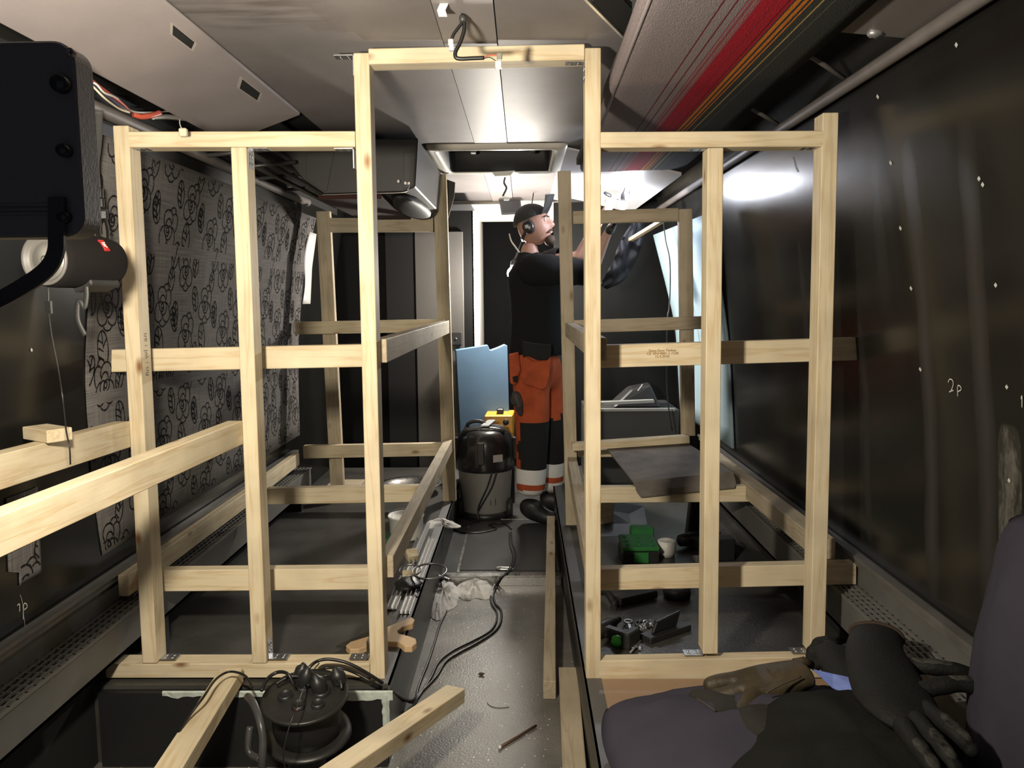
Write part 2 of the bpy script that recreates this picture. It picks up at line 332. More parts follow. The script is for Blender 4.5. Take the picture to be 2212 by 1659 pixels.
# walls: blacked-out side windows that lean in towards the roof
def math_node(N, L, op, a, b=None, c=None, clamp=False):
    n = N.new('ShaderNodeMath'); n.operation = op; n.use_clamp = clamp
    for i, x in enumerate((a, b, c)):
        if x is None: continue
        if isinstance(x, (int, float)): n.inputs[i].default_value = x
        else: L.new(x, n.inputs[i])
    return n.outputs[0]
def wall_mat(name, bands=(), smears=()):
    """black paint on glass; bands: (y, half width, z0, z1, strength) soft glue streaks, smears: (y, hw, z0, z1) scraped adhesive"""
    m = bpy.data.materials.new(name); nt, N, L, B = nodes(m)
    tc = N.new('ShaderNodeTexCoord'); ad = N.new('ShaderNodeVectorMath'); L.new(tc.outputs['Object'], ad.inputs[0]); ad.inputs[1].default_value = (0, (D0+D1)/2, -1.45)
    sx = N.new('ShaderNodeSeparateXYZ'); L.new(ad.outputs[0], sx.inputs[0]); Y, Z = sx.outputs[1], sx.outputs[2]
    n1 = N.new('ShaderNodeTexNoise'); n1.inputs['Scale'].default_value = 2.2; n1.inputs['Detail'].default_value = 6
    mp = N.new('ShaderNodeMapping'); mp.inputs['Scale'].default_value = (1, 1.0, 0.35); L.new(tc.outputs['Object'], mp.inputs[0]); L.new(mp.outputs[0], n1.inputs['Vector'])
    cr = N.new('ShaderNodeValToRGB'); cr.color_ramp.elements[0].color = (0.006, 0.006, 0.0055, 1); cr.color_ramp.elements[1].color = (0.016, 0.0155, 0.0135, 1)
    cr.color_ramp.elements[0].position = 0.3; cr.color_ramp.elements[1].position = 0.75
    L.new(n1.outputs['Fac'], cr.inputs['Fac']); colr = cr.outputs[0]
    wob = N.new('ShaderNodeTexNoise'); wob.inputs['Scale'].default_value = 3.0; wob.inputs['Detail'].default_value = 3; L.new(tc.outputs['Object'], wob.inputs['Vector'])
    rough = None; tot = None
    for y, hw, z0, z1, st in bands:
        dy = math_node(N, L, 'SUBTRACT', Y, y); w1 = math_node(N, L, 'MULTIPLY_ADD', wob.outputs['Fac'], 0.05, -0.025)
        a = math_node(N, L, 'ABSOLUTE', math_node(N, L, 'ADD', dy, w1))
        mk = math_node(N, L, 'SUBTRACT', 1.0, math_node(N, L, 'DIVIDE', a, hw), clamp=True)
        mk = math_node(N, L, 'POWER', mk, 0.7)
        za = math_node(N, L, 'MULTIPLY', math_node(N, L, 'SUBTRACT', Z, z0), 6.0, clamp=True); zb = math_node(N, L, 'MULTIPLY', math_node(N, L, 'SUBTRACT', z1, Z), 4.0, clamp=True)
        mk = math_node(N, L, 'MULTIPLY', math_node(N, L, 'MULTIPLY', mk, za), math_node(N, L, 'MULTIPLY', zb, st))
        tot = mk if tot is None else math_node(N, L, 'MAXIMUM', tot, mk)
    if tot is not None:
        mx = N.new('ShaderNodeMix'); mx.data_type = 'RGBA'; mx.inputs['B'].default_value = (0.055, 0.050, 0.048, 1); L.new(colr, mx.inputs['A']); L.new(tot, mx.inputs['Factor']); colr = mx.outputs['Result']
    if smears:
        fine = N.new('ShaderNodeTexNoise'); fine.inputs['Scale'].default_value = 16; fine.inputs['Detail'].default_value = 7; fine.inputs['Roughness'].default_value = 0.75
        mf = N.new('ShaderNodeMapping'); mf.inputs['Scale'].default_value = (1, 1, 0.4); L.new(tc.outputs['Object'], mf.inputs[0]); L.new(mf.outputs[0], fine.inputs['Vector']); sm = None
        for y, hw, z0, z1 in smears:
            dy = math_node(N, L, 'DIVIDE', math_node(N, L, 'SUBTRACT', Y, y), hw); dz = math_node(N, L, 'DIVIDE', math_node(N, L, 'SUBTRACT', Z, (z0+z1)/2), (z1-z0)/2)
            r = math_node(N, L, 'ADD', math_node(N, L, 'POWER', math_node(N, L, 'ABSOLUTE', dy), 4.0), math_node(N, L, 'POWER', math_node(N, L, 'ABSOLUTE', dz), 6.0))
            k = math_node(N, L, 'MULTIPLY', math_node(N, L, 'SUBTRACT', 1.0, r), 4.0, clamp=True)
            low = math_node(N, L, 'MULTIPLY_ADD', dz, -0.05, 0.0)
            f = math_node(N, L, 'MULTIPLY', math_node(N, L, 'SUBTRACT', math_node(N, L, 'ADD', fine.outputs['Fac'], low), 0.47), 7.0, clamp=True)
            k = math_node(N, L, 'MULTIPLY', k, math_node(N, L, 'MULTIPLY_ADD', f, 0.85, 0.15)); sm = k if sm is None else math_node(N, L, 'MAXIMUM', sm, k)
        mx = N.new('ShaderNodeMix'); mx.data_type = 'RGBA'; mx.inputs['B'].default_value = (0.115, 0.11, 0.095, 1); L.new(colr, mx.inputs['A']); L.new(sm, mx.inputs['Factor']); colr = mx.outputs['Result']
        tot = sm if tot is None else math_node(N, L, 'MAXIMUM', tot, sm)
    L.new(colr, B.inputs['Base Color']); B.inputs['Specular IOR Level'].default_value = 0.30
    mr = N.new('ShaderNodeMapRange'); mr.inputs['To Min'].default_value = 0.19; mr.inputs['To Max'].default_value = 0.27; L.new(n1.outputs['Fac'], mr.inputs['Value']); rg = mr.outputs[0]
    if tot is not None: rg = math_node(N, L, 'MULTIPLY_ADD', tot, 0.5, rg, clamp=True)
    L.new(rg, B.inputs['Roughness'])
    n2 = N.new('ShaderNodeTexNoise'); n2.inputs['Scale'].default_value = 2.5; L.new(tc.outputs['Object'], n2.inputs['Vector'])
    b = N.new('ShaderNodeBump'); b.inputs['Strength'].default_value = 0.02; b.inputs['Distance'].default_value = 0.05
    L.new(n2.outputs['Fac'], b.inputs['Height']); L.new(b.outputs[0], B.inputs['Normal'])
    return m
def wall(name, tab, sgn, m):
    zs = [0.78, 0.7, 0.6, 0.5, 0.35, 0.2, 0.0, -0.15, -0.3, -0.5, -0.7, -0.86, -1.1, -1.45]
    g = [[V((interp(tab, z), D0 + (D1-D0)*k/6, z)) for k in range(7)] for z in zs]
    return MB().sheet(g, (sgn*0.04, 0, 0)).build(name, m, kind='structure')
wall('wall_left', TL, -1, wall_mat('black_painted_window_left', [(1.55, 0.05, -0.8, 0.4, 0.35)]))
wall('wall_right', TR, 1, wall_mat('black_painted_window_right', [(2.12, 0.040, -0.83, 0.42, 0.62), (1.86, 0.042, -0.80, 0.44, 0.5), (2.52, 0.030, -0.83, 0.0, 0.3), (3.0, 0.03, -0.82, 0.3, 0.25), (2.33, 0.05, -0.1, 0.40, 0.22)], [(1.77, 0.045, -0.63, -0.28), (1.585, 0.05, -0.70, -0.20)]))

# ceiling: three flat panels and a slightly lowered centre strip, then side covers
def stained_ceiling(c, at):
    """the ceiling vinyl with a sooty patch of streaks; c: the panel's centre, at: the patch"""
    m = M_CEIL.copy(); m.name = 'stained_ceiling_vinyl'; nt = m.node_tree; N, L = nt.nodes, nt.links; B = N['Principled BSDF']
    src = B.inputs['Base Color'].links[0].from_socket; tc = N.new('ShaderNodeTexCoord'); sx = N.new('ShaderNodeSeparateXYZ'); L.new(tc.outputs['Object'], sx.inputs[0])
    dx = math_node(N, L, 'DIVIDE', math_node(N, L, 'SUBTRACT', sx.outputs[0], at[0]-c[0]), 0.24); dy = math_node(N, L, 'DIVIDE', math_node(N, L, 'SUBTRACT', sx.outputs[1], at[1]-c[1]), 0.17)
    r = math_node(N, L, 'SUBTRACT', 1.0, math_node(N, L, 'ADD', math_node(N, L, 'MULTIPLY', dx, dx), math_node(N, L, 'MULTIPLY', dy, dy)), clamp=True)
    nz = N.new('ShaderNodeTexNoise'); nz.inputs['Scale'].default_value = 1.0; nz.inputs['Detail'].default_value = 5; mp = N.new('ShaderNodeMapping'); mp.inputs['Scale'].default_value = (4.5, 22, 1); mp.inputs['Rotation'].default_value = (0, 0, 0.12)
    L.new(tc.outputs['Object'], mp.inputs[0]); L.new(mp.outputs[0], nz.inputs['Vector'])
    f = math_node(N, L, 'MULTIPLY', math_node(N, L, 'SUBTRACT', nz.outputs['Fac'], 0.42), 4.0, clamp=True)
    k = math_node(N, L, 'MULTIPLY', math_node(N, L, 'MULTIPLY', f, 0.85), math_node(N, L, 'POWER', r, 0.5))
    mx = N.new('ShaderNodeMix'); mx.data_type = 'RGBA'; mx.inputs['B'].default_value = (0.085, 0.075, 0.065, 1); L.new(src, mx.inputs['A']); L.new(k, mx.inputs['Factor']); L.new(mx.outputs['Result'], B.inputs['Base Color'])
    return m
HX0, HX1, HY0, HY1 = -0.400, 0.150, 3.98, 4.64       # roof hatch opening
b = MB(); b.box(-0.86, HX0, D0, 6.45, ZC, ZC+0.03); b.box(HX0, -0.222, D0, HY0, ZC, ZC+0.03); b.box(HX0, -0.222, HY1, 6.45, ZC, ZC+0.03); b.build('ceiling', stained_ceiling((-0.541, 2.925), (-0.70, 2.12)), kind='structure')
b = MB(); b.box(-0.219, -0.068, D0, HY0-0.1, ZC-0.004, ZC+0.03); b.box(-0.219, -0.068, HY1+0.12, 6.45, ZC-0.004, ZC+0.03); b.build('ceiling', mat('pale_ceiling_strip', (0.275, 0.252, 0.255), 0.5, var=0.12, vscale=3), kind='structure')
b = MB(); b.box(HX1, 0.95, D0, 6.45, ZC, ZC+0.03); b.box(-0.065, HX1, D0, HY0, ZC, ZC+0.03); b.box(-0.065, HX1, HY1, 6.45, ZC, ZC+0.03); b.build('ceiling', M_CEIL, kind='structure')
b = MB(); b.box(-1.25, -0.80, D0, D1, ZC+0.035, ZC+0.06); b.build('ceiling', BLACKV, kind='structure')
# left cover panel: slopes down from the ceiling to above the windows
def panel_l(y0, y1, th=0.018):
    return [V((-0.852, y0, 0.716)), V((-0.852, y1, 0.716)), V((-1.148, y1, 0.610)), V((-1.148, y0, 0.610)),
            V((-0.860, y0, 0.716+th)), V((-0.860, y1, 0.716+th)), V((-1.155, y1, 0.610+th)), V((-1.155, y0, 0.610+th))]
t_panel = MB().hexa(panel_l(D0, 3.22)).build('side_ceiling_panel', M_GREY, kind='structure', bevel=0.006)
N_PL = V((0.106, 0, -0.296)).normalized()
def on_panel(px, py): return PP(px, py, (-0.852, 1, 0.716), N_PL)
def recess(pxs, nm, deep):
    q = [on_panel(*p) for p in pxs]; c = sum(q, V())/4
    b = MB()
    for i in range(4):
        a, d = q[i], q[(i+1) % 4]; k = 1.22
        b.hexa([a+N_PL*0.002, d+N_PL*0.002, c+(d-c)*k+N_PL*0.002, c+(a-c)*k+N_PL*0.002, a-N_PL*0.004, d-N_PL*0.004, c+(d-c)*k-N_PL*0.004, c+(a-c)*k-N_PL*0.004])
    r = b.build(nm, mat('pale_socket_rim', (0.47, 0.43, 0.41), 0.5), kind='structure')
    b = MB(); b.hexa([p+N_PL*0.0012 for p in q] + [p-N_PL*deep for p in q]); b.build(nm+'_hole', BLACKV, r)
    return r
recess([(373, 52), (420, 90), (413, 105), (372, 74)], 'switch_opening', 0.012)
r2 = recess([(523, 170), (562, 200), (555, 216), (517, 190)], 'switch_opening', 0.012)
# dark roof cavity and ledge above the left windows
MB().box(-1.235, -0.95, D0, 5.4, 0.69, 0.70).build('roof_cavity', BLACKV, kind='structure')
b = MB(); b.tube([V((-1.20, y, 0.545)) for y in (D0, 1.5, 3.0, 4.6)], 0.021, 10); b.build('trim_7', mat('dusty_grey_rail', (0.155, 0.138, 0.13), 0.55, var=0.3, vscale=6), kind='structure')
b = MB(); b.box(-1.255, -1.215, D0, 5.4, 0.555, 0.70); b.build('trim_8', BLACKV, kind='structure')
# right rail over the windows and the roof cavity above it
b = MB(); b.tube([V((0.922, y, 0.592)) for y in (D0, 1.5, 3.0, 5.6)], 0.018, 10); b.build('trim_9', MATS['dusty_grey_rail'], kind='structure')
MB().box(0.60, 0.96, 2.03, 5.6, 0.70, 0.715).build('roof_cavity', BLACKV, kind='structure')
MB().hexa([V((0.70, D0, 0.655)), V((0.925, D0, 0.612)), V((0.925, 2.03, 0.612)), V((0.70, 2.09, 0.655)), V((0.70, D0, 0.665)), V((0.925, D0, 0.622)), V((0.925, 2.03, 0.622)), V((0.70, 2.09, 0.665))]).build('side_ceiling_panel', mat('dim_grey_cover', (0.115, 0.104, 0.098), 0.55, var=0.12, vscale=4), kind='structure', bevel=0.004)
for y in (2.35, 2.95):
    b = MB(); b.tube([V((0.70, y-0.02, 0.66)), V((0.80, y-0.03, 0.655)), V((0.91, y+0.02, 0.61))], 0.008, 6); b.build('roof_rib', mat('bare_grey_steel', (0.22, 0.21, 0.2), 0.5, 0.6), kind='structure')
b = MB(); b.ball((0.845, 2.02, 0.625), (0.020, 0.012, 0.011), 10, 6, fn=lambda d, q: q*(1+0.5*mnoise.noise(d*3))); b.build('torn_foam', mat('silver_tape', (0.4, 0.4, 0.4), 0.45, 0.7), kind='structure')

# wall skirts with convector heaters
def heater(side, xw, xf, zl, zt, zb, y0, y1):
    s = -1 if side == 'left' else 1
    b = MB(); b.box(min(xw-s*0.006, xw+s*0.05), max(xw-s*0.006, xw+s*0.05), y0, y1, zt, zl-0.03); b.build('skirt_'+side, M_HEAT, kind='structure')
    b = MB(); b.box(min(xw-s*0.022, xw+s*0.06), max(xw-s*0.022, xw+s*0.06), y0, y1, zl-0.03, zl)
    b.box(min(xw-s*0.03, xw), max(xw-s*0.03, xw), y0, y1, zl-0.008, zl+0.004); b.build('baseboard_'+side, mat('dull_window_ledge', (0.17, 0.165, 0.155), 0.4, 0.3, var=0.3, vscale=8), kind='structure')
    t = thing('convector_heater', 'long grey convector heater with slotted top along the %s wall' % side, 'heater', ((xw+xf)/2, (y0+y1)/2, zb))
    b = MB(); lo, hi = min(xf, xf+s*0.012), max(xf, xf+s*0.012)
    b.box(lo, hi, y0, y1, zb, zt); b.box(min(xw, xf), max(xw, xf), y0, y1, zb, zb+0.01); b.box(min(xw-s*0.012, xw), max(xw-s*0.012, xw), y0, y1, zb, zt)
    b.box(min(xw, xf), max(xw, xf), y1-0.01, y1, zb, zt)
    b.build('casing', M_HEAT, t)
    g = MB(); w_ = abs(xw-xf)
    for k in range(6):
        x = xf + s*w_*k/5; g.box(x-0.003, x+0.003, y0, y1, zt-0.006, zt+0.001)
    y = y0+0.01
    while y < y1: g.box(min(xw, xf), max(xw, xf), y-0.003, y+0.003, zt-0.006, zt); y += 0.036
    g.build('grille', mat('grille_enamel', (0.19, 0.185, 0.17), 0.45, 0.2), t)
    MB().box(min(xw, xf)+0.01, max(xw, xf)-0.005, y0+0.01, y1-0.01, zt-0.016, zt-0.012).build('slot_shade', BLACKV, t)  # black sheet under the grille paints the shade in its slots
    for yy in (y0+0.3, (y0+y1)/2, y1-0.2):
        MB().box(min(xw, xf)+0.02, max(xw, xf)-0.005, yy-0.02, yy+0.02, (ZP if (side == 'right' or yy > 2.4) else ZF), zb).build('bracket', BLACKP, t)
    return t
MB().box(-1.37, -1.325, D0, 4.6, ZF, -1.085).build('skirt_left', BLACKV, kind='structure')  # black block standing in for the shade below the left heater
MB().box(1.09, 1.13, D0, 4.9, ZP, -1.06).build('skirt_right', BLACKV, kind='structure')  # likewise the shade below the right heater, as a black block
heater('left', -1.335, -1.235, -0.865, -0.965, -1.078, 0.75, 4.62)
heater('right', 1.092, 1.002, -0.835, -0.935, -1.05, 0.9, 4.9)
# rear: end wall, a cubicle on the left, a dark bulkhead on the right, and a header under the ceiling
M_DARK = mat('near_black_panel', (0.0028, 0.0028, 0.003), 0.8, var=0.3, vscale=4, spec=0.08)
MB().box(-1.4, 1.2, D1, D1+0.04, ZF, 0.78).build('wall_back', M_DARK, kind='structure')
b = MB()
g = [[V((x, 6.18+0.16*math.sin(t*1.3), 0.73-0.20*(1-math.cos(t*1.25)))) for x in (-1.3, -0.6, 0.1, 0.9)] for t in [i/7 for i in range(8)]]
b.sheet(g, (0, 0.02, 0)); b.build('header_panel', mat('cream_header', (0.60, 0.55, 0.48), 0.45), kind='structure')
MB().box(-0.56, -0.14, 6.10, 6.18, 0.652, 0.70).build('strip_panel', mat('white_gloss_strip', (0.82, 0.81, 0.78), 0.3), kind='structure', bevel=0.004)
# cubicle
M_CUB = mat('black_cubicle_laminate', (0.004, 0.004, 0.004), 0.65, spec=0.15)
MB().box(-1.36, -0.335, 5.62, 5.66, ZR, 0.60).build('wall_cubicle', M_CUB, kind='structure')
MB().box(-0.345, -0.315, 5.62, 6.59, ZR, 0.60).build('wall_cubicle', mat('white_cubicle_edge', (0.72, 0.71, 0.67), 0.45), kind='structure')
MB().box(-1.36, -0.335, 5.66, 6.59, 0.585, 0.60).build('cubicle_top', M_CUB, kind='structure')
dr = MB().box(-0.735, -0.405, 5.595, 5.62, ZR+0.02, 0.46).build('door_1', mat('grey_door_laminate', (0.060, 0.056, 0.052), 0.5, var=0.1, vscale=3), kind='structure', bevel=0.003)
MB().box(-0.505, -0.420, 5.578, 5.596, -0.315, -0.225).build('lock_plate', BLACKP, dr, bevel=0.004)
MB().lathe([(0.0, 0.006), (0.006, 0.006), (0.006, 0)], Matrix.Translation((-0.46, 5.578, -0.27)) @ Matrix.Rotation(math.pi/2, 4, 'X'), 10).build('lock_cylinder', ZINC, dr)
MB().box(-0.94, -0.745, 5.60, 5.62, ZR+0.02, 0.53).build('trim_10', mat('black_door_leaf', (0.008, 0.008, 0.0085), 0.55, spec=0.25), kind='structure', bevel=0.003)
# right rear bulkhead and low cabinet
MB().box(0.22, 1.10, 5.70, 5.74, ZP, 0.66).build('wall_bulkhead', mat('dark_grey_bulkhead', (0.007, 0.007, 0.0066), 0.6, var=0.4, vscale=3, spec=0.15), kind='structure')
# ================================================================ the timber bunk frame
FR = thing('bunk_frame', 'tall bunk bed frame of pale spruce studs built across the bus aisle', 'timber frame', (-0.13, 2.425, ZP))
DF = 2.39
def post(xt, yt, xb, yb, D=DF, wf=0.045, dp=0.07, m=None):
    a, c = P(xt, yt, D), P(xb, yb, D); s = V((0, dp/2, 0))
    return stick(c+s, a+s, wf, dp, (0, 1, 0), 'post', FR, m)
def hbar(name, x0, y0, x1, y1, D, h, dp, m=None):
    a, c = P(x0, y0, D), P(x1, y1, D); s = V((0, dp/2, 0))
    return stick(a+s, c+s, dp, h, (0, 0, 1), name, FR, m)
post(260, 271, 323, 1433); post(515, 318, 560, 1433); post(780, 114, 816, 1474)
post(1281, 103, 1282, 1474); post(1546, 319, 1535, 1413); post(1795, 243, 1766, 1413)
hbar('lintel', 796, 121.5, 1263, 111.5, DF, 0.0430, 0.07)
hbar('top_rail', 277, 301, 767, 300, DF, 0.044, 0.07)
hbar('top_rail', 1298, 302, 1779, 299, DF, 0.044, 0.07)
hbar('bottom_plate', 228, 1450, 799, 1449, DF, 0.045, 0.07)
hbar('bottom_plate', 1293, 1451, 1812, 1441, DF, 0.068, 0.045)
# cross boards just behind the posts
hbar('cross_board', 231, 780, 800, 768, 2.56, 0.0715, 0.045)
hbar('cross_board', 258, 1256, 800, 1251, 2.56, 0.0715, 0.045)
hbar('cross_board', 1267, 771.5, 1862, 753.5, 2.56, 0.0715, 0.045)
hbar('cross_board', 1270, 1254, 1850, 1240, 2.56, 0.0705, 0.045)
# rear frames
post(697, 456, 728, 1056, 4.60, 0.076, 0.045, WOOD_OLD); post(949, 376, 971, 1083, 4.60, 0.075, 0.045)
hbar('top_rail', 711, 486, 935, 485, 4.585, 0.077, 0.045, WOOD_OLD)
hbar('cross_board', 637, 709, 960, 703, 4.55, 0.071, 0.045)
hbar('cross_board', 655, 977, 962, 971, 4.55, 0.073, 0.045)
hbar('cross_board', 574, 1073, 906, 1067, 3.50, 0.072, 0.045)
post(1219, 369, 1236, 1135, 4.05, 0.064, 0.045, WOOD_OLD); post(1481, 451, 1488, 942, 4.05, 0.066, 0.045, WOOD_OLD)
hbar('top_rail', 1238, 470, 1466, 463, 4.05, 0.063, 0.045, WOOD_OLD)
hbar('cross_board', 1240, 706, 1518, 697, 4.02, 0.063, 0.03, WOOD_OLD)
hbar('cross_board', 1236, 967, 1490, 950, 3.98, 0.036, 0.068)
hbar('cross_board', 1250, 980, 1332, 979, 4.25, 0.04, 0.06)
hbar('cross_board', 1256, 1070, 1642, 1067, 3.45, 0.069, 0.045)
# long rails along the aisle and along the walls
def rail(a, c, w_, h, m=None): return stick(a, c, w_, h, (0, 0, 1), 'side_rail', FR, m)
rail((-0.438, 2.465, -0.155), (-0.438, 4.595, -0.155), 0.045, 0.072, WOOD_OLD)
rail((-0.434, 2.465, -0.834), (-0.432, 4.595, -0.834), 0.045, 0.070, WOOD_OLD)
rail((0.233, 2.465, -0.155), (0.235, 4.045, -0.155), 0.045, 0.070, WOOD_OLD)
rail((0.213, 2.465, -0.835), (0.245, 4.045, -0.835), 0.045, 0.072, WOOD_OLD)
rail((-1.286, 2.50, -0.905), (-1.286, 3.78, -0.905), 0.034, 0.070)
rail((-1.286, 3.80, -0.90), (-1.286, 4.50, -0.89), 0.034, 0.070)
rail((1.00, 2.63, -0.835), (0.985, 4.30, -0.835), 0.065, 0.070, WOOD_OLD)
# rails that run on towards the camera
a, c = P(525, 934, DF-0.002), P(0, 1160, 1.317); d = (c-a).normalized()
stick(a+V((-0.0225, 0, 0)), c+d*0.35+V((-0.0225, 0, 0)), 0.045, 0.071, (0, 0, 1), 'side_rail', FR)
a, c = P(281, 938, DF-0.002), P(0, 1021, 1.76); d = (c-a).normalized()
R_WALL = (a, c)
stick(a+V((-0.0225, 0, 0)), c+d*0.6+V((-0.0225, 0, 0)), 0.045, 0.079, (0, 0, 1), 'side_rail', FR)
# zinc angle brackets in the corners
def bracket(px, py, sx, sz, D=DF+0.035, l=0.058, w_=0.04):
    c = P(px, py, D); b = MB(); t = 0.0028
    b.box(min(0, sx*l), max(0, sx*l), -w_/2, w_/2, min(0, sz*t), max(0, sz*t))
    b.box(min(0, sx*t), max(0, sx*t), -w_/2, w_/2, min(0, sz*l), max(0, sz*l))
    for k in (0.35, 0.75):
        for q in (-1, 1):
            for ax in (0, 1):
                R = Matrix.Translation((sx*l*k, q*w_*0.22, sz*t)) if ax == 0 else Matrix.Translation((sx*t, q*w_*0.22, sz*l*k)) @ Matrix.Rotation(math.pi/2, 4, 'Y')
                b.lathe([(0, 0.002), (0.0045, 0.0012), (0.0048, -0.0012)], R if sz > 0 or ax else R @ Matrix.Rotation(math.pi, 4, 'X'), 8)
    b2 = MB(); b2.v = [p+c for p in b.v]; b2.f = b.f; b2.sm = b.sm; b2.mi = b.mi
    return b2.build('angle_bracket', ZINC, FR)
for q in ((284, 322, 1, -1), (539, 322, 1, -1), (767, 322, -1, -1), (1264, 135, -1, -1), (1527, 322, -1, -1), (1774, 319, -1, -1),
          (345, 1420, 1, 1), (583, 1419, 1, 1), (797, 1419, -1, 1), (1517, 1411, -1, 1), (1748, 1406, -1, 1), (800, 120, -1, 1)):
    if q[1] == 120: q = (767, 122, -1, -1)
    bracket(*q)
M_STAMP = mat('faded_ink_stamp', (0.36, 0.22, 0.10), 0.8)
def text(body, size, M, name, m, parent, kind=None, th=0.0004):
    cu = bpy.data.curves.new(name, 'FONT'); cu.body = body; cu.size = size; cu.align_x = 'CENTER'; cu.align_y = 'CENTER'; cu.extrude = th
    tmp = bpy.data.objects.new(name+'_src', cu); COL.objects.link(tmp)
    dg = bpy.context.evaluated_depsgraph_get(); me = bpy.data.meshes.new_from_object(tmp.evaluated_get(dg))
    bpy.data.objects.remove(tmp); bpy.data.curves.remove(cu)
    me.transform(Matrix.Translation(-base_of(parent)) @ M if parent else M); me.materials.clear(); me.materials.append(m); me.name = name
    o = bpy.data.objects.new(name, me); COL.objects.link(o)
    if parent: o.parent = parent
    else: o.location = SH
    return tag(o, kind=kind)
def frontal(c, tilt=0.0): # text facing -y (towards the camera)
    return Matrix.Translation(c) @ Matrix.Rotation(tilt, 4, 'Y') @ Matrix.Rotation(math.pi/2, 4, 'X')
text('Stora Enso Timber', 0.0115, frontal(P(1431, 757, 2.5585), -0.015), 'printed_stamp', M_STAMP, FR)
text('CE  EN14081-1-1528', 0.0115, frontal(P(1431, 763.5, 2.5585), -0.015), 'printed_stamp', M_STAMP, FR)
text('12.4.2018', 0.0115, frontal(P(1430, 770, 2.5585), -0.015), 'printed_stamp', M_STAMP, FR)
c = P(317, 765, 2.43); c = V((P(303, 765, DF).x+0.0015, 2.425, c.z))
# handwritten mark on the side of the left outer post
text('fin : wl : an', 0.030, Matrix.Translation(c) @ Matrix.Rotation(math.pi/2, 4, 'Z') @ Matrix.Rotation(math.pi/2, 4, 'X') @ Matrix.Rotation(math.pi/2, 4, 'Z'), 'pencil_writing', mat('grey_pencil', (0.22, 0.20, 0.17), 0.8), FR)
# ================================================================ lamps, speaker, racks, hatch, wall covering
M_RUB = mat('black_rubber', (0.02, 0.02, 0.02), 0.55)
# ---- flood lamp on its stand, seen from behind
FL = thing('flood_lamp', 'black LED flood lamp seen from behind at the left edge, on a curved bracket', 'work lamp', (-0.60, 0.80, ZF))
def rrect(cx, cz, w_, h, r, y, n=6):
    out = []
    for sx, sz, a0 in ((1, 1, 0), (-1, 1, 90), (-1, -1, 180), (1, -1, 270)):
        for k in range(n+1):
            a = math.radians(a0+90*k/n); out.append(V((cx+sx*(w_/2-r)+r*math.cos(a), y, cz+sz*(h/2-r)+r*math.sin(a))))
    return out
M_LAMPB = mat('black_lamp_casting', (0.24, 0.225, 0.21), 0.5, bump=0.1, bscale=300)
b = MB(); b.prism(rrect(-0.494, 0.152, 0.158, 0.180, 0.020, 0.775), (0, 0.034, 0)); b.build('housing', M_LAMPB, FL, bevel=0.002)
b = MB()
for k in range(3): b.box(-0.57, -0.43, 0.772, 0.776, 0.083+k*0.004, 0.0845+k*0.004)
b.build('cooling_fin', M_LAMPB, FL)
b = MB(); b.prism(rrect(-0.494, 0.152, 0.142, 0.164, 0.014, 0.8092), (0, 0.002, 0)); b.build('lens', mat('lamp_glass', (1.0, 0.88, 0.72), 0.2, emit=4.0), FL)
def bolt(px, py, r, m, nm, parent, D, h=0.003, hexa=False):
    b = MB(); M = Matrix.Translation(P(px, py, D)) @ Matrix.Rotation(math.pi/2, 4, 'X')
    b.lathe([(0, h), (r*0.8, h), (r, h*0.5), (r, -0.004)], M, 6 if hexa else 14, not hexa); 
    b.build(nm, m, parent)
bolt(153, 113, 0.0042, mat('pale_screw', (0.62, 0.53, 0.50), 0.4, 0.5), 'screw', FL, 0.774)
b = MB(); c = P(153, 113, 0.7708); b.box(c.x-0.0022, c.x+0.0022, c.y, c.y+0.001, c.z-0.0005, c.z+0.0005); b.box(c.x-0.0005, c.x+0.0005, c.y, c.y+0.001, c.z-0.0022, c.z+0.0022); b.build('screw_slot', BLACKP, FL)
M_KNOB = mat('smoked_knob', (0.05, 0.055, 0.05), 0.2)
bolt(133, 182, 0.0085, M_KNOB, 'knob', FL, 0.772, 0.008); bolt(141, 326, 0.0062, M_KNOB, 'knob', FL, 0.772, 0.008); bolt(140, 469, 0.0058, M_KNOB, 'knob', FL, 0.772, 0.006)
path = spline([P(x, y, d) for x, y, d in ((120, 425, 0.768), (120, 500, 0.766), (118, 545, 0.765), (97, 583, 0.765), (45, 620, 0.766), (-30, 660, 0.772), (-130, 700, 0.785), (-205, 760, 0.80))], 5)
b = MB(); w2 = 0.0075
for i, (a, c) in enumerate(zip(path, path[1:])):
    pass
prev = None; g = []
for i, p in enumerate(path):
    t = (path[min(i+1, len(path)-1)]-path[max(i-1, 0)]).normalized(); n = t.cross(V((0, 1, 0))).normalized()
    g.append([p-n*w2, p+n*w2])
b.sheet(g, (0, 0.004, 0), smooth=False); b.build('bracket', mat('black_steel_bar', (0.07, 0.066, 0.062), 0.5), FL)
b = MB(); e = path[-1]; b.tube([V((e.x, e.y, ZF+0.02)), V((e.x, e.y, e.z+0.02))], 0.011, 10)
b.build('stand_pole', BLACKP, FL)
b = MB()
for a in (20, 140, 260):
    q = V((math.cos(math.radians(a)), math.sin(math.radians(a)), 0)); b.tube([V((e.x, e.y, ZF+0.16)), V((e.x, e.y, ZF+0.012))+q*0.16], 0.009, 8)
b.build('stand_foot', BLACKP, FL)

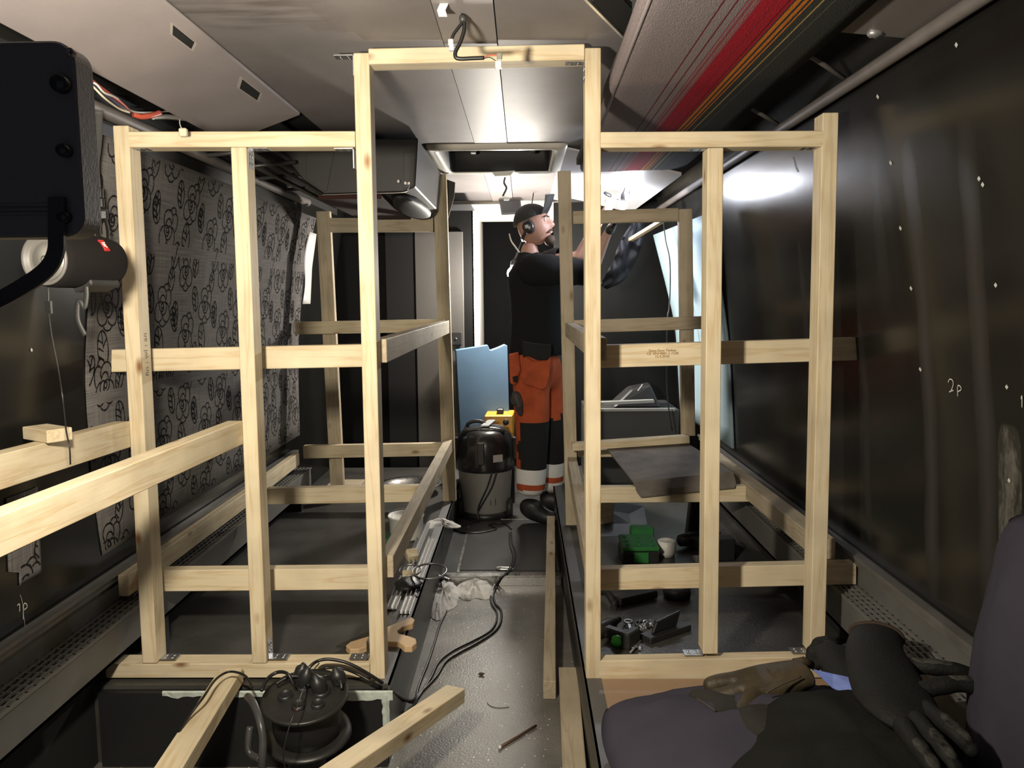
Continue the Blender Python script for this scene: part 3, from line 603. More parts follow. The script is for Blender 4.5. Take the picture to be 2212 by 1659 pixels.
def emit_mat(name, col, s):
    m = bpy.data.materials.new(name); nt, N, L, B = nodes(m); B.inputs['Base Color'].default_value = (0, 0, 0, 1)
    B.inputs['Emission Color'].default_value = (*col, 1); B.inputs['Emission Strength'].default_value = s; return m
def bulb_lamp(nm, label, c, r, col, s, hang):
    c = V(c); t = thing(nm, label, 'work lamp', c)
    MB().ball(c, r, 16, 10).build('bulb', emit_mat(nm+'_glow', col, s), t)
    r = r[2] if isinstance(r, tuple) else r
    b = MB(); b.lathe([(r*0.45, 0), (r*0.5, 0.012), (r*0.4, 0.045), (0, 0.05)], Matrix.Translation(c+V((0, 0, r*0.82)))); b.build('socket', BLACKP, t)
    b = MB(); b.tube(spline([c+V((0, 0, r+0.04)), c+V((0.03, 0.02, r+0.10))]+[V(h) for h in hang], 5), 0.004, 6); b.build('lamp_cable', BLACKC, t)
    return t
bulb_lamp('rear_lamp', 'glowing bare work lamp hanging just behind the man\'s back', P(1109, 590, 5.40), 0.042, (1.0, 0.93, 0.82), 1650, [(0.05, 5.6, 0.55), (0.08, 5.7, 0.725)])
bulb_lamp('hand_lamp', 'bright white work lamp beside the raised bare hand under the right rack', P(1345, 444, 4.72), 0.026, (0.86, 0.90, 1.0), 640, [(0.62, 4.78, 0.60)])

# ---- cylindrical loudspeaker
N_, F_ = P(98, 560, 1.80), P(226, 566, 1.99)
SP = thing('loudspeaker', 'dark grey fabric cylinder loudspeaker hanging by the left window under the flood lamp', 'speaker', (N_+F_)/2 - V((0, 0, 0.06)))
ax = (F_-N_).normalized(); q = ax.to_track_quat('Z', 'Y').to_matrix().to_4x4(); MS = Matrix.Translation(N_) @ q; LS = (F_-N_).length
b = MB(); b.lathe([(0.056, 0.0), (0.0605, 0.006), (0.0625, 0.02), (0.0635, LS*0.5), (0.061, LS*0.9), (0.055, LS+0.012), (0.042, LS+0.03), (0.02, LS+0.04), (0, LS+0.042)], MS, 36)
b.build('body', mat('charcoal_woven_fabric', (0.014, 0.0122, 0.012), 0.9, bump=0.5, bscale=900, spec=0.1), SP)
b = MB(); b.lathe([(0.056, 0.001), (0.0585, -0.004), (0.055, -0.008), (0.050, -0.004), (0.046, 0.003), (0.0445, 0.004)], MS, 36); b.build('rim', mat('grey_rubber_rim', (0.12, 0.115, 0.11), 0.5), SP)
b = MB(); b.lathe([(0.0445, 0.004), (0.041, 0.002), (0.030, -0.002), (0.012, -0.0035), (0, -0.004)], MS, 32); rad = b.build('radiator', mat('satin_silver', (0.62, 0.60, 0.56), 0.32, 0.85), SP)
b = MB(); b.lathe([(0.006, -0.0042), (0.007, -0.0052), (0.008, -0.0042)], MS, 16); b.build('radiator_mark', BLACKP, rad)
# badge: red with white letters, lying on the fabric towards the camera
up = V((0, 0, 1)); side = ax.cross(up).normalized()
if side.y > 0: side = -side
nrm = (side*0.82 + up*0.57).normalized(); tg = ax.cross(nrm).normalized()
def onsp(t, ang_n, k): return N_ + ax*(LS*t) + ang_n*k
bc = onsp(0.66, nrm, 0.0628)
b = MB(); hw, hh = 0.0085, 0.0155
b.hexa([bc+ax*sx*hw+tg*sy*hh+nrm*dz for dz in (-0.004, 0.0012) for sx, sy in ((-1, -1), (1, -1), (1, 1), (-1, 1))]); b.build('badge', mat('red_badge', (0.42, 0.02, 0.02), 0.4), SP, bevel=0.0006)
Mb = Matrix(((tg.x, -ax.x, nrm.x, bc.x), (tg.y, -ax.y, nrm.y, bc.y), (tg.z, -ax.z, nrm.z, bc.z), (0, 0, 0, 1)))
if (Mb.to_3x3() @ V((1, 0, 0))).z > 0: Mb = Mb @ Matrix.Rotation(math.pi, 4, 'Z')
text('JBL', 0.0125, Matrix.Translation(nrm*0.0014) @ Mb, 'badge_lettering', mat('white_ink', (0.85, 0.83, 0.82), 0.5), SP)
b = MB(); dn = (-up*0.93 + side*0.36).normalized(); tg2 = ax.cross(dn).normalized()
b.hexa([onsp(0.42, dn, k)+tg2*s for k in (0.055, 0.072) for s in (-0.028,)] + [onsp(0.98, dn, k)+tg2*s for k in (0.055, 0.068) for s in (-0.022,)][:0] + []) if False else b.hexa([onsp(t, dn, k)+tg2*s for k in (0.052, 0.071) for t, s in ((0.42, -0.026), (0.98, -0.02), (0.98, 0.02), (0.42, 0.026))])
b.build('foot_pad', M_RUB, SP, bevel=0.004)
b = MB(); b.tube(spline([P(186, 618, 1.86), P(187, 640, 1.86), P(182, 665, 1.86), P(170, 650, 1.86), P(168, 690, 1.86), P(184, 725, 1.86)], 5), 0.0065, 8, flat=0.45); b.build('carry_strap', M_RUB, SP)
b = MB(); k0 = P(98, 500, 1.80); b.tube(spline([k0, k0+V((-0.005, 0, 0.012)), k0+V((0.004, 0, 0.022)), k0+V((0.008, 0, 0.01))], 5, True), 0.0022, 6, closed=True); b.build('carabiner', ZINC, SP)
b = MB(); b.tube(spline([k0+V((0.002, 0, 0.02)), k0+V((-0.03, 0.0, 0.2)), V((-1.185, 1.80, 0.525))], 5), 0.003, 6); b.build('hanging_cord', BLACKC, SP)
o = MB(); o.tube(spline([P(104, 618, 1.82), P(105, 650, 1.82), P(104, 668, 1.82), P(112, 730, 1.83), P(126, 800, 1.84), P(135, 860, 1.85), P(143, 930, 1.80), P(150, 965, 1.78), P(152, 1003, 1.79)], 6), 0.0017, 6)
c = P(105, 664, 1.82); o.box(c.x-0.0065, c.x+0.0065, c.y-0.004, c.y+0.004, c.z-0.014, c.z+0.014)
o.build('audio_cable', BLACKC, None, 'thin black audio cable dangling below the loudspeaker', 'cable')
# ---- strap with buckle and crumpled foil beside the lamp
st = thing('window_strap', 'black webbing strap with a plastic buckle hanging by the left outer post', 'strap', P(215, 400, 2.30))
b = MB(); pts = spline([P(207, 238, 2.22), P(205, 300, 2.26), P(200, 360, 2.30), P(204, 408, 2.31)], 5); b.sheet([[p+V((-0.016, 0, 0)), p+V((0.016, 0.004, 0))] for p in pts], (0, 0.003, 0)); b.build('webbing', mat('dark_webbing', (0.05, 0.05, 0.048), 0.7), st)
b = MB(); c = P(207, 418, 2.31); b.box(c.x-0.022, c.x+0.022, c.y-0.008, c.y+0.004, c.z-0.014, c.z+0.016); c2 = P(213, 440, 2.31); b.box(c2.x-0.017, c2.x+0.017, c2.y-0.006, c2.y+0.003, c2.z-0.012, c2.z+0.016); c3 = P(219, 462, 2.31); b.box(c3.x-0.02, c3.x+0.02, c3.y-0.008, c3.y+0.003, c3.z-0.016, c3.z+0.010); b.build('buckle', mat('glossy_black_plastic', (0.012, 0.012, 0.012), 0.15), st, bevel=0.003)
b = MB()
for dx in (-0.012, 0.010): b.tube(spline([P(219, 470, 2.31)+V((dx, 0, 0)), P(222, 500, 2.32)+V((dx*1.4, 0, 0)), P(228, 540, 2.33)+V((dx*0.6, 0, 0))], 4), 0.004, 6)
b.build('strap_end', MATS['glossy_black_plastic'], st)
g = []
for i in range(12):
    row = []
    for j in range(6):
        z = 0.20+0.16*i/11; y = 2.22+0.05*j/5*(1 if i < 8 else 0.8)
        row.append(V((XL(z)+0.012+0.012*mnoise.noise(V((i*0.8, j*0.9, 3))), y, z)))
    g.append(row)
MB().sheet(g, (-0.001, 0, 0), smooth=False).build('foil_patch', mat('crumpled_foil', (0.62, 0.62, 0.62), 0.28, 0.9), None, 'crumpled silver foil patch stuck on the left window beside the strap', 'foil')

# ---- floral wall fabric on the left
M_LINEN = None
def linen():
    m = bpy.data.materials.new('grey_linen'); nt, N, L, B = nodes(m)
    tc = N.new('ShaderNodeTexCoord'); outs = []
    for sc in ((1, 6, 420), (1, 420, 6)):
        mp = N.new('ShaderNodeMapping'); mp.inputs['Scale'].default_value = sc; L.new(tc.outputs['Object'], mp.inputs[0])
        nz = N.new('ShaderNodeTexNoise'); nz.inputs['Scale'].default_value = 1.0; nz.inputs['Detail'].default_value = 2; L.new(mp.outputs[0], nz.inputs['Vector']); outs.append(nz)
    ad = N.new('ShaderNodeMath'); ad.operation = 'ADD'; L.new(outs[0].outputs['Fac'], ad.inputs[0]); L.new(outs[1].outputs['Fac'], ad.inputs[1])
    cr = N.new('ShaderNodeValToRGB'); cr.color_ramp.elements[0].position = 0.35; cr.color_ramp.elements[1].position = 0.68
    hf = N.new('ShaderNodeMath'); hf.operation = 'MULTIPLY'; hf.inputs[1].default_value = 0.5; L.new(ad.outputs[0], hf.inputs[0]); L.new(hf.outputs[0], cr.inputs['Fac'])
    cr.color_ramp.elements[0].color = (0.072, 0.067, 0.065, 1); cr.color_ramp.elements[1].color = (0.205, 0.192, 0.185, 1)
    L.new(cr.outputs[0], B.inputs['Base Color']); B.inputs['Roughness'].default_value = 0.9; B.inputs['Specular IOR Level'].default_value = 0.1
    return m
M_LINEN = linen()
M_INK = mat('black_floral_ink', (0.012, 0.011, 0.011), 0.9, spec=0.1)
def arc(cx, cy, rx, ry, a0, a1, n=10, rot=0):
    out = []
    for k in range(n+1):
        a = math.radians(a0+(a1-a0)*k/n); x, y = rx*math.cos(a), ry*math.sin(a); r = math.radians(rot)
        out.append((cx+x*math.cos(r)-y*math.sin(r), cy+x*math.sin(r)+y*math.cos(r)))
    return out
def ell(cx, cy, rx, ry, rot): return (cx, cy, rx, ry, math.radians(rot))
def inside(e, x, y, k=1.0):
    cx, cy, rx, ry, r = e; dx, dy = x-cx, y-cy; u, v = dx*math.cos(r)+dy*math.sin(r), -dx*math.sin(r)+dy*math.cos(r)
    return (u/rx)**2+(v/ry)**2 < k
PETALS = [ell(0.0, 0.0, 0.10, 0.13, 10), ell(-0.07, -0.03, 0.19, 0.26, 25), ell(0.13, -0.13, 0.25, 0.33, -18), ell(0.06, 0.24, 0.24, 0.30, 12), ell(-0.28, -0.30, 0.36, 0.50, -8), ell(0.33, -0.32, 0.34, 0.50, 14), ell(-0.02, 0.52, 0.38, 0.42, 20), ell(0.48, 0.30, 0.30, 0.52, -12), ell(0.30, 0.74, 0.26, 0.36, -25), ell(0.06, -0.72, 0.32, 0.30, 0)]
def rose():
    out = []
    for k, e in enumerate(PETALS):
        cx, cy, rx, ry, r = e; n = 30 if k > 3 else 20; run = []
        for i in range(n+1):
            a = 2*math.pi*i/n + 0.4; x = cx+rx*math.cos(a)*math.cos(r)-ry*math.sin(a)*math.sin(r); y = cy+rx*math.cos(a)*math.sin(r)+ry*math.sin(a)*math.cos(r)
            if any(inside(f, x, y, 0.97) for f in PETALS[:k]):
                if len(run) > 1: out.append(run)
                run = []
            else: run.append((x, y))
        if len(run) > 1: out.append(run)
    return out
def leaf(cx, cy, sc, rot, dark=False):
    r = math.radians(rot); s = []
    L_ = [arc(0, 0, 0.34, 0.62, -90, 95, 9), arc(0, 0, 0.34, 0.62, 85, 270, 9), [(0, -0.6), (0.03, 0.0), (0, 0.6)]]
    for k in (-0.28, 0.02, 0.3): L_.append([(0.02, k-0.12), (-0.15, k), (-0.29, k+0.08)]); 
    L_.append([(0.02, 0.05), (0.18, 0.2), (0.27, 0.28)]); sc *= 1.25
    for st_ in L_: s.append([(cx+sc*(x*math.cos(r)-y*math.sin(r)), cy+sc*(x*math.sin(r)+y*math.cos(r))) for x, y in st_])
    return s
def fabric(name, label, d0, d1, z0, z1, edge, phase=(0, 0)):
    """a fabric panel between depths d0(z), d1(z), with the printed outlines as flat ink lying on it"""
    zs = [z0+(z1-z0)*i/14 for i in range(15)]
    g = [[V((XL(z)+0.004, d0(z)+(d1(z)-d0(z))*k/12, z)) for k in range(13)] for z in zs]
    t = MB().sheet(g, (-0.0025, 0, 0)).build(name, M_LINEN, None, label, 'wall fabric')
    strokes = []
    RS = rose(); TW, TH = 0.39, 0.38
    for r_ in range(-2, 5):
        for c_ in range(-4, 7):
            ox = 2.93+phase[0]+TW*c_+(r_ % 2)*0.19; oz = 0.255+phase[1]-TH*r_
            roses = ((0, 0, 0.094, 0.076), (0.185, -0.135, 0.086, 0.078), (-0.015, -0.270, 0.090, 0.073))
            for x0, z0_, sx_, sz_ in roses:
                mir = -1 if x0 > 0.1 else 1
                for st_ in RS: strokes.append([(ox+x0+mir*x*sx_, oz+z0_+y*sz_) for x, y in st_])
            for a in ((-0.105, 0.060, 0.062, 22), (0.085, -0.085, 0.066, -22), (0.165, -0.020, 0.075, 12), (0.275, -0.115, 0.060, -14), (0.055, -0.175, 0.058, -14), (-0.112, -0.245, 0.064, 12), (0.095, -0.300, 0.058, 0)):
                for st_ in leaf(*a):
                    run = []
                    for x, y in st_:
                        if any(inside(e, (x-x0)/(sx_*(-1 if x0 > 0.1 else 1)), (y-z0_)/sz_, 1.0) for x0, z0_, sx_, sz_ in roses for e in PETALS):
                            if len(run) > 1: strokes.append(run)
                            run = []
                        else: run.append((ox+x, oz+y))
                    if len(run) > 1: strokes.append(run)
    ink = MB()
    for st_ in strokes:
        pts = [(y, z) for y, z in st_]; run = []
        def flush(run):
            if len(run) < 2: return
            g = []
            for i, (y, z) in enumerate(run):
                a, c = run[max(i-1, 0)], run[min(i+1, len(run)-1)]; ty, tz = c[0]-a[0], c[1]-a[1]; l = math.hypot(ty, tz) or 1
                k = 0.0031*(0.7+0.5*abs(math.sin(i*0.9+y*20))); ny, nz = -tz/l*k, ty/l*k
                g.append([V((XL(z-nz)+0.0046, y-ny, z-nz)), V((XL(z+nz)+0.0046, y+ny, z+nz))])
            ink.sheet(g, smooth=False)
        for y, z in pts:
            if z0+0.01 < z < z1-0.01 and d0(z)+0.006 < y < d1(z)-0.006: run.append((y, z))
            else: flush(run); run = []
        flush(run)
    ink.build('floral_print', M_INK, t, fix=False)
    return t
fabric('floral_fabric', 'grey linen fabric with black outlined roses covering the left windows', lambda z: 2.42+0.012*math.sin(z*9)+(0.09 if z < -0.55 else 0)*(-0.55-z)/0.3, lambda z: 4.76+0.02*math.sin(z*5)+max(0, z-0.1)*0.35, -0.80, 0.49, 0, (0.0, 0.0))
fabric('fabric_scrap', 'torn scrap of rose patterned linen on the black window near the left edge', lambda z: 2.02+0.02*(z+0.6)+(0.045 if z < -0.70 else 0), lambda z: 2.155+0.03*(-0.55-z), -0.745, -0.50, 0, (-0.05, 0.01))
b = MB(); g = [[V((XL(z)+0.006, y, z)) for y in (4.79+0.03*math.sin(z*17), 4.86, 4.96)] for z in [0.40-0.42*i/12 for i in range(13)]]
b.sheet(g, (-0.004, 0, 0)); b.build('insulation_strip', mat('white_insulation_board', (0.72, 0.72, 0.70), 0.4), None, 'white insulation strip on the left wall beyond the rose fabric', 'insulation')

# ---- carpeted luggage rack on the right
def carpet_mat():
    m = bpy.data.materials.new('striped_carpet'); nt, N, L, B = nodes(m)
    tc = N.new('ShaderNodeTexCoord'); sx = N.new('ShaderNodeSeparateXYZ'); L.new(tc.outputs['Generated'], sx.inputs[0])
    cr = N.new('ShaderNodeValToRGB'); cr.color_ramp.interpolation = 'CONSTANT'; e = cr.color_ramp.elements
    G, DG, R, O, Y = (0.23, 0.195, 0.20), (0.045, 0.047, 0.043), (0.33, 0.018, 0.03), (0.55, 0.17, 0.025), (0.42, 0.31, 0.12)
    DR = (0.14, 0.03, 0.035); MR = (0.25, 0.07, 0.08)
    st = [(0.0, G), (0.355, DR), (0.361, G), (0.405, DR), (0.414, G), (0.445, MR), (0.452, G), (0.460, MR), (0.474, G), (0.481, R), (0.487, G), (0.492, MR), (0.498, R), (0.555, DR), (0.559, R), (0.602, (0.03, 0.01, 0.01)), (0.607, R), (0.622, DG), (0.630, O), (0.652, DG), (0.661, O), (0.676, DG), (0.690, O), (0.697, DG), (0.733, Y), (0.740, DG), (0.778, (0.15, 0.14, 0.11)), (0.782, DG)]
    while len(e) < len(st): e.new(0.5)
    for k, (p, c) in enumerate(st): e[k].position = p; e[k].color = (*c, 1)
    L.new(sx.outputs[0], cr.inputs['Fac'])
    nz = N.new('ShaderNodeTexNoise'); nz.inputs['Scale'].default_value = 340; mp = N.new('ShaderNodeMapping'); mp.inputs['Scale'].default_value = (1, 0.35, 1)
    L.new(tc.outputs['Object'], mp.inputs[0]); L.new(mp.outputs[0], nz.inputs['Vector'])
    mr = N.new('ShaderNodeMapRange'); mr.inputs['To Min'].default_value = 0.55; mr.inputs['To Max'].default_value = 1.3; L.new(nz.outputs['Fac'], mr.inputs['Value'])
    hv = N.new('ShaderNodeHueSaturation'); L.new(cr.outputs[0], hv.inputs['Color']); L.new(mr.outputs[0], hv.inputs['Value']); L.new(hv.outputs[0], B.inputs['Base Color'])
    B.inputs['Roughness'].default_value = 0.95; B.inputs['Specular IOR Level'].default_value = 0.05
    bp = N.new('ShaderNodeBump'); bp.inputs['Strength'].default_value = 0.5; bp.inputs['Distance'].default_value = 0.004; L.new(nz.outputs['Fac'], bp.inputs['Height']); L.new(bp.outputs[0], B.inputs['Normal'])
    return m
RK = thing('luggage_rack', 'overhead luggage rack covered in grey carpet with red and orange stripes', 'luggage rack', (0.49, 1.7, 0.60))
prof = [(0.256, 0.645), (0.250, 0.632), (0.248, 0.616), (0.252, 0.604), (0.260, 0.599), (0.30, 0.597), (0.45, 0.600), (0.60, 0.604), (0.70, 0.607), (0.742, 0.611)]
def yy(t): return 0.012*t
g = [[V((x+0.014*(y-1.7)*(1 if x < 0.3 else 0.8), y, z)) for y in (D0, 0.6, 1.7, 2.6, 3.4, 3.95)] for x, z in prof]
MB().sheet(g, (0, 0, 0.012)).build('carpet_panel', carpet_mat(), RK)
b = MB(); b.box(0.26, 0.76, D0, 3.94, 0.63, 0.66); b.build('rack_board', mat('dark_chipboard', (0.05, 0.045, 0.04), 0.7), RK)
b = MB(); b.tube([V((0.262-0.0322, D0, 0.601)), V((0.262+0.0315, 3.94, 0.601))], 0.005, 8); b.build('rolled_edge', mat('mauve_edge_carpet', (0.27, 0.23, 0.24), 0.9, bump=0.3, bscale=300), RK)
# white rear cover and metal strip next to the rack
MB().hexa([V((0.20, 4.0, 0.722)), V((0.77, 4.0, 0.585)), V((0.75, 6.1, 0.585)), V((0.20, 6.1, 0.722)), V((0.20, 4.0, 0.729)), V((0.77, 4.0, 0.60)), V((0.75, 6.1, 0.60)), V((0.20, 6.1, 0.729))]).build('side_ceiling_panel', mat('white_rear_cover', (0.45, 0.445, 0.46), 0.4), kind='structure')
a, c = PZ(1270, 0, 0.70), PZ(1353, 84, 0.68)
t = thing('ceiling_flap', 'open ceiling flap with a bright metal edge beside the striped rack', 'flap', (a+c)/2)
MB().bar(a+(a-c)*0.3, c, 0.007, 0.012).build('metal_edge', mat('bright_aluminium', (0.85, 0.83, 0.78), 0.25, 0.7), t)
MB().hexa([a+V((0.012, 0.01, 0.0)), c+V((0.004, 0.004, 0)), c+V((0.03, -0.06, 0.03)), a+V((0.05, -0.02, 0.025)), a+V((0.012, 0.01, 0.004)), c+V((0.004, 0.004, 0.004)), c+V((0.03, -0.06, 0.034)), a+V((0.05, -0.02, 0.029))]).build('flap_panel', BLACKV, t)
MB().box(0.27, 0.285, 1.2, 2.05, 0.665, 0.728).build('flap_post', mat('blue_grey_steel', (0.10, 0.105, 0.11), 0.45, 0.3), t)

# ---- left luggage box further back
LB = thing('overhead_locker', 'dark brown overhead locker under the ceiling on the left, behind the front frame', 'locker', (-0.7, 4.0, 0.47))
M_LOCK = mat('brown_grey_locker', (0.016, 0.0145, 0.0135), 0.5, var=0.15, vscale=4)
DL = 3.62
fc = [P(x, y, DL) for x, y in ((600, 322), (760, 300), (903, 298), (897, 404), (872, 414), (700, 419), (655, 388))]
MB().prism(fc, (0.0, 0.98, 0.0)).build('casing', M_LOCK, LB, bevel=0.004)
a = [P(x, y, DL-0.004) for x, y in ((872, 330), (898, 328), (893, 402), (872, 408))]; MB().prism(a, (0, 0.003, 0)).build('door_panel', mat('brown_grey_panel_light', (0.024, 0.0215, 0.020), 0.5), LB, bevel=0.001)
a = [P(x, y, DL-0.004) for x, y in ((662, 330), (722, 328), (706, 412), (700, 414), (660, 384))]; MB().prism(a, (0, 0.003, 0)).build('door_panel', M_LOCK, LB, bevel=0.001)
b = MB(); b.box(-0.90, -0.62, DL+0.02, DL+0.97, 0.445, 0.466); b.build('underside_carpet', mat('wine_red_carpet', (0.035, 0.010, 0.008), 0.95), LB)
b = MB(); b.ball((-0.545, DL+0.50, 0.455), (0.075, 0.47, 0.035), 14, 10); b.build('padded_edge', mat('dark_grey_vinyl', (0.02, 0.02, 0.021), 0.6, spec=0.3), LB)
b = MB(); b.tube(spline([P(690, 421, DL-0.02), P(760, 419, DL-0.02), P(868, 416, DL-0.02), P(881, 409, DL-0.02), P(885, 398, DL-0.02)], 5), 0.0035, 8); b.build('chrome_rail', mat('chrome', (0.7, 0.69, 0.66), 0.15, 1.0), LB)
b = MB()
for x, y in ((861, 392), (876, 396), (884, 397)): c = P(x, y, DL-0.012); b.box(c.x-0.007, c.x+0.007, c.y-0.008, c.y+0.006, c.z-0.008, c.z+0.008)
b.build('catch', MATS['chrome'], LB, bevel=0.002)
MB().prism([P(x, y, 4.70) for x, y in ((961, 386), (983, 394), (981, 424), (966, 478), (963, 470))], (0.0, 0.02, 0)).build('end_flap', BLACKP, LB)
b = MB()
for k, (x0, z0, x1, z1) in enumerate(((-1.10, 0.60, -0.93, 0.49), (-1.16, 0.585, -1.0, 0.50), (-1.05, 0.64, -0.95, 0.56))): b.tube([V((x0, 3.2, z0)), V((x1, 4.4, z1))], 0.012, 6)
for y in (3.1, 3.4, 3.7, 4.1): b.tube([V((-1.19, y, 0.545)), V((-0.96, y+0.1, 0.585))], 0.009, 6)
b.build('rack_support', mat('dark_steel_bars', (0.09, 0.088, 0.084), 0.4, 0.5), LB)
# wiring loom in the open gap under the left cover
def wire(nm, label, pts, r, col, D=None, rough=0.4):
    m = mat('wire_%s' % nm, col, rough)
    return MB().tube(spline([P(*p) for p in pts], 6), r, 6).build(nm, m, None, label, 'wire')
wire('white_wire', 'white wire sagging in the gap under the left cover panel', [(150, 180, 1.95), (200, 178, 2.0), (225, 200, 2.05), (252, 212, 2.15), (285, 240, 2.4), (330, 243, 2.6), (372, 241, 2.8), (420, 255, 2.95)], 0.0028, (0.7, 0.69, 0.66))
wire('cream_wire', 'cream wire looping lowest in the left wiring gap', [(160, 150, 1.9), (196, 182, 2.0), (226, 212, 2.05), (258, 235, 2.15), (280, 243, 2.2)], 0.0028, (0.62, 0.55, 0.44))
wire('red_wire', 'red wire in the middle of the left wiring bundle', [(160, 140, 1.9), (200, 175, 2.0), (235, 202, 2.1), (262, 222, 2.2), (280, 240, 2.3)], 0.004, (0.45, 0.05, 0.04))
wire('blue_wire', 'dark blue wire beside the red one under the cover panel', [(160, 145, 1.92), (202, 184, 2.02), (232, 208, 2.12), (262, 230, 2.2), (279, 243, 2.3)], 0.004, (0.05, 0.055, 0.12))
wire('orange_sleeve', 'short orange-red cable sleeve lying above the left top rail', [(288, 247, 2.5), (305, 252, 2.52), (325, 250, 2.55), (345, 244, 2.6)], 0.0085, (0.55, 0.10, 0.06))
wire('grey_hose', 'pale grey hose running above the left top rail', [(330, 252, 2.6), (360, 252, 2.75), (400, 256, 2.9), (440, 262, 3.0)], 0.009, (0.42, 0.40, 0.37))
t = thing('connector_plug', 'small cream plug dangling on a wire above the left top rail', 'plug', P(396, 290, 2.30))
MB().tube(spline([P(388, 258, 2.36), P(389, 270, 2.33), P(394, 280, 2.31)], 4), 0.0015, 6).build('plug_wire', WHITE, t)
c = P(396, 286, 2.31); MB().box(c.x-0.011, c.x+0.011, c.y-0.008, c.y+0.008, c.z-0.012, c.z+0.011, None).build('plug_body', mat('cream_plastic', (0.62, 0.56, 0.42), 0.5), t, bevel=0.003)
# ---- cable ends hanging from the ceiling in front of the lintel
CB = thing('ceiling_cable', 'black taped cable with loose plugs hanging from the ceiling before the lintel', 'cable', P(1000, 12, 2.13))
dc = 2.16
b = MB(); b.tube(spline([P(1001, 8, dc-0.03), P(1001, 25, dc), P(1003, 48, dc), P(1002, 68, dc), P(994, 92, dc), P(984, 112, dc), P(985, 124, dc), P(996, 127, dc), P(1020, 126, dc), P(1046, 125, dc)], 5), 0.0052, 8); b.build('main_sleeve', BLACKC, CB)
b = MB(); b.tube(spline([P(996, 10, dc-0.03), P(999, 30, dc), P(999, 47, dc), P(990, 60, dc), P(980, 74, dc), P(976, 84, dc)], 5), 0.0044, 8); b.build('side_sleeve', BLACKC, CB)
c = P(1000, 41, dc); b = MB(); b.lathe([(0.0, 0.008), (0.009, 0.008), (0.0105, 0.0), (0.009, -0.008), (0, -0.008)], Matrix.Translation(c), 10); b.build('cable_tie', mat('dark_grey_tape', (0.05, 0.05, 0.05), 0.4), CB)
for x, y, s_, m, nm in ((974, 92, 0.007, mat('clear_plug', (0.55, 0.55, 0.56), 0.25), 'plug'), (976, 103, 0.007, mat('clear_blue_plug', (0.45, 0.47, 0.60), 0.25), 'plug'), (1079, 122, 0.007, mat('grey_green_plug', (0.22, 0.22, 0.18), 0.4), 'plug'), (1077, 140, 0.0085, MATS['clear_plug'], 'plug')):
    c = P(x, y, dc); MB().box(c.x-s_, c.x+s_, c.y-0.006, c.y+0.006, c.z-s_*1.2, c.z+s_*1.2).build(nm, m, CB, bevel=0.002)
for pts, col, nm in ((((1046, 123, dc), (1060, 119, dc), (1075, 120, dc)), (0.6, 0.08, 0.03), 'red_core'), (((1046, 126, dc), (1058, 124, dc), (1072, 132, dc), (1080, 138, dc)), (0.012, 0.012, 0.012), 'black_core'), (((978, 84, dc), (973, 92, dc), (974, 103, dc)), (0.05, 0.08, 0.5), 'blue_core')):
    MB().tube(spline([P(*p) for p in pts], 5), 0.0014, 6).build(nm, mat('core_'+nm, col, 0.4), CB)
c = P(957, 12, 2.08); t = thing('paper_tag', 'bent white paper tag hanging from the ceiling at the top edge', 'tag', c)
b = MB(); b.sheet([[P(x+o, y, 2.08+d) for o in (0, 18)] for x, y, d in ((958, -12, 0), (951, 6, 0.004), (944, 22, 0.0), (948, 36, 0.01))], (0, 0.001, 0), smooth=False); b.build('tag_leaf', WHITE, t)
MB().tube([P(968, -5, 2.08), P(966, 14, 2.085)], 0.0012, 5).build('tag_string', WHITE, t)

# ---- roof hatch with its hanging cable
HT = thing('roof_hatch', 'cream framed roof escape hatch with a dark glass, above the man', 'roof hatch', ((HX0+HX1)/2, (HY0+HY1)/2, ZC-0.03))
def ring(x0, x1, y0, y1, z, r, n=5):
    out = []
    for cx, cy, a0 in ((x1-r, y1-r, 0), (x0+r, y1-r, 90), (x0+r, y0+r, 180), (x1-r, y0+r, 270)):
        for k in range(n+1):
            a = math.radians(a0+90*k/n); out.append(V((cx+r*math.cos(a), cy+r*math.sin(a), z)))
    return out
rings = [ring(HX0-0.075, HX1+0.075, HY0-0.055, HY1+0.11, ZC+0.002, 0.05), ring(HX0-0.065, HX1+0.065, HY0-0.05, HY1+0.10, ZC-0.016, 0.05), ring(HX0-0.030, HX1+0.030, HY0-0.02, HY1+0.05, ZC-0.026, 0.04), ring(HX0, HX1, HY0, HY1, ZC-0.020, 0.03), ring(HX0+0.004, HX1-0.004, HY0+0.004, HY1-0.004, ZC+0.10, 0.03)]
b = MB(); n = len(rings[0])
for a, c in zip(rings, rings[1:]): b.add(a+c, [(i, (i+1) % n, n+(i+1) % n, n+i) for i in range(n)], True, 1 if c is rings[-1] else 0)
b.build('frame', [mat('cream_gloss_frame', (0.60, 0.57, 0.51), 0.25), mat('shaded_hatch_well', (0.012, 0.012, 0.012), 0.6)], HT)  # well walls coloured black for the shade inside the hatch
MB().box(HX0, HX1, HY0, HY1, ZC+0.09, ZC+0.10).build('hatch_glass', mat('black_glass', (0.006, 0.006, 0.006), 0.08), HT)
b = MB(); b.box(HX0, HX1, 4.27, 4.31, ZC+0.04, ZC+0.07)
b.build('cross_bar', BLACKP, HT)
for x in (-0.26, 0.06):
    for y in (4.14, 4.46): MB().box(x-0.014, x+0.014, y-0.03, y+0.03, ZC+0.05, ZC+0.075).build('hinge', mat('grey_hinge', (0.12, 0.12, 0.12), 0.4, 0.4), HT, bevel=0.003)
MB().prism([P(x, y, 4.60) for x, y in ((1062, 371), (1112, 368), (1103, 379), (1070, 381))], (0, 0.02, 0)).build('handle', WHITE, HT, bevel=0.002)
dh = 4.78
t = thing('hatch_cable', 'short black cable with a white plug hanging from the roof hatch edge', 'cable', P(1090, 390, dh))
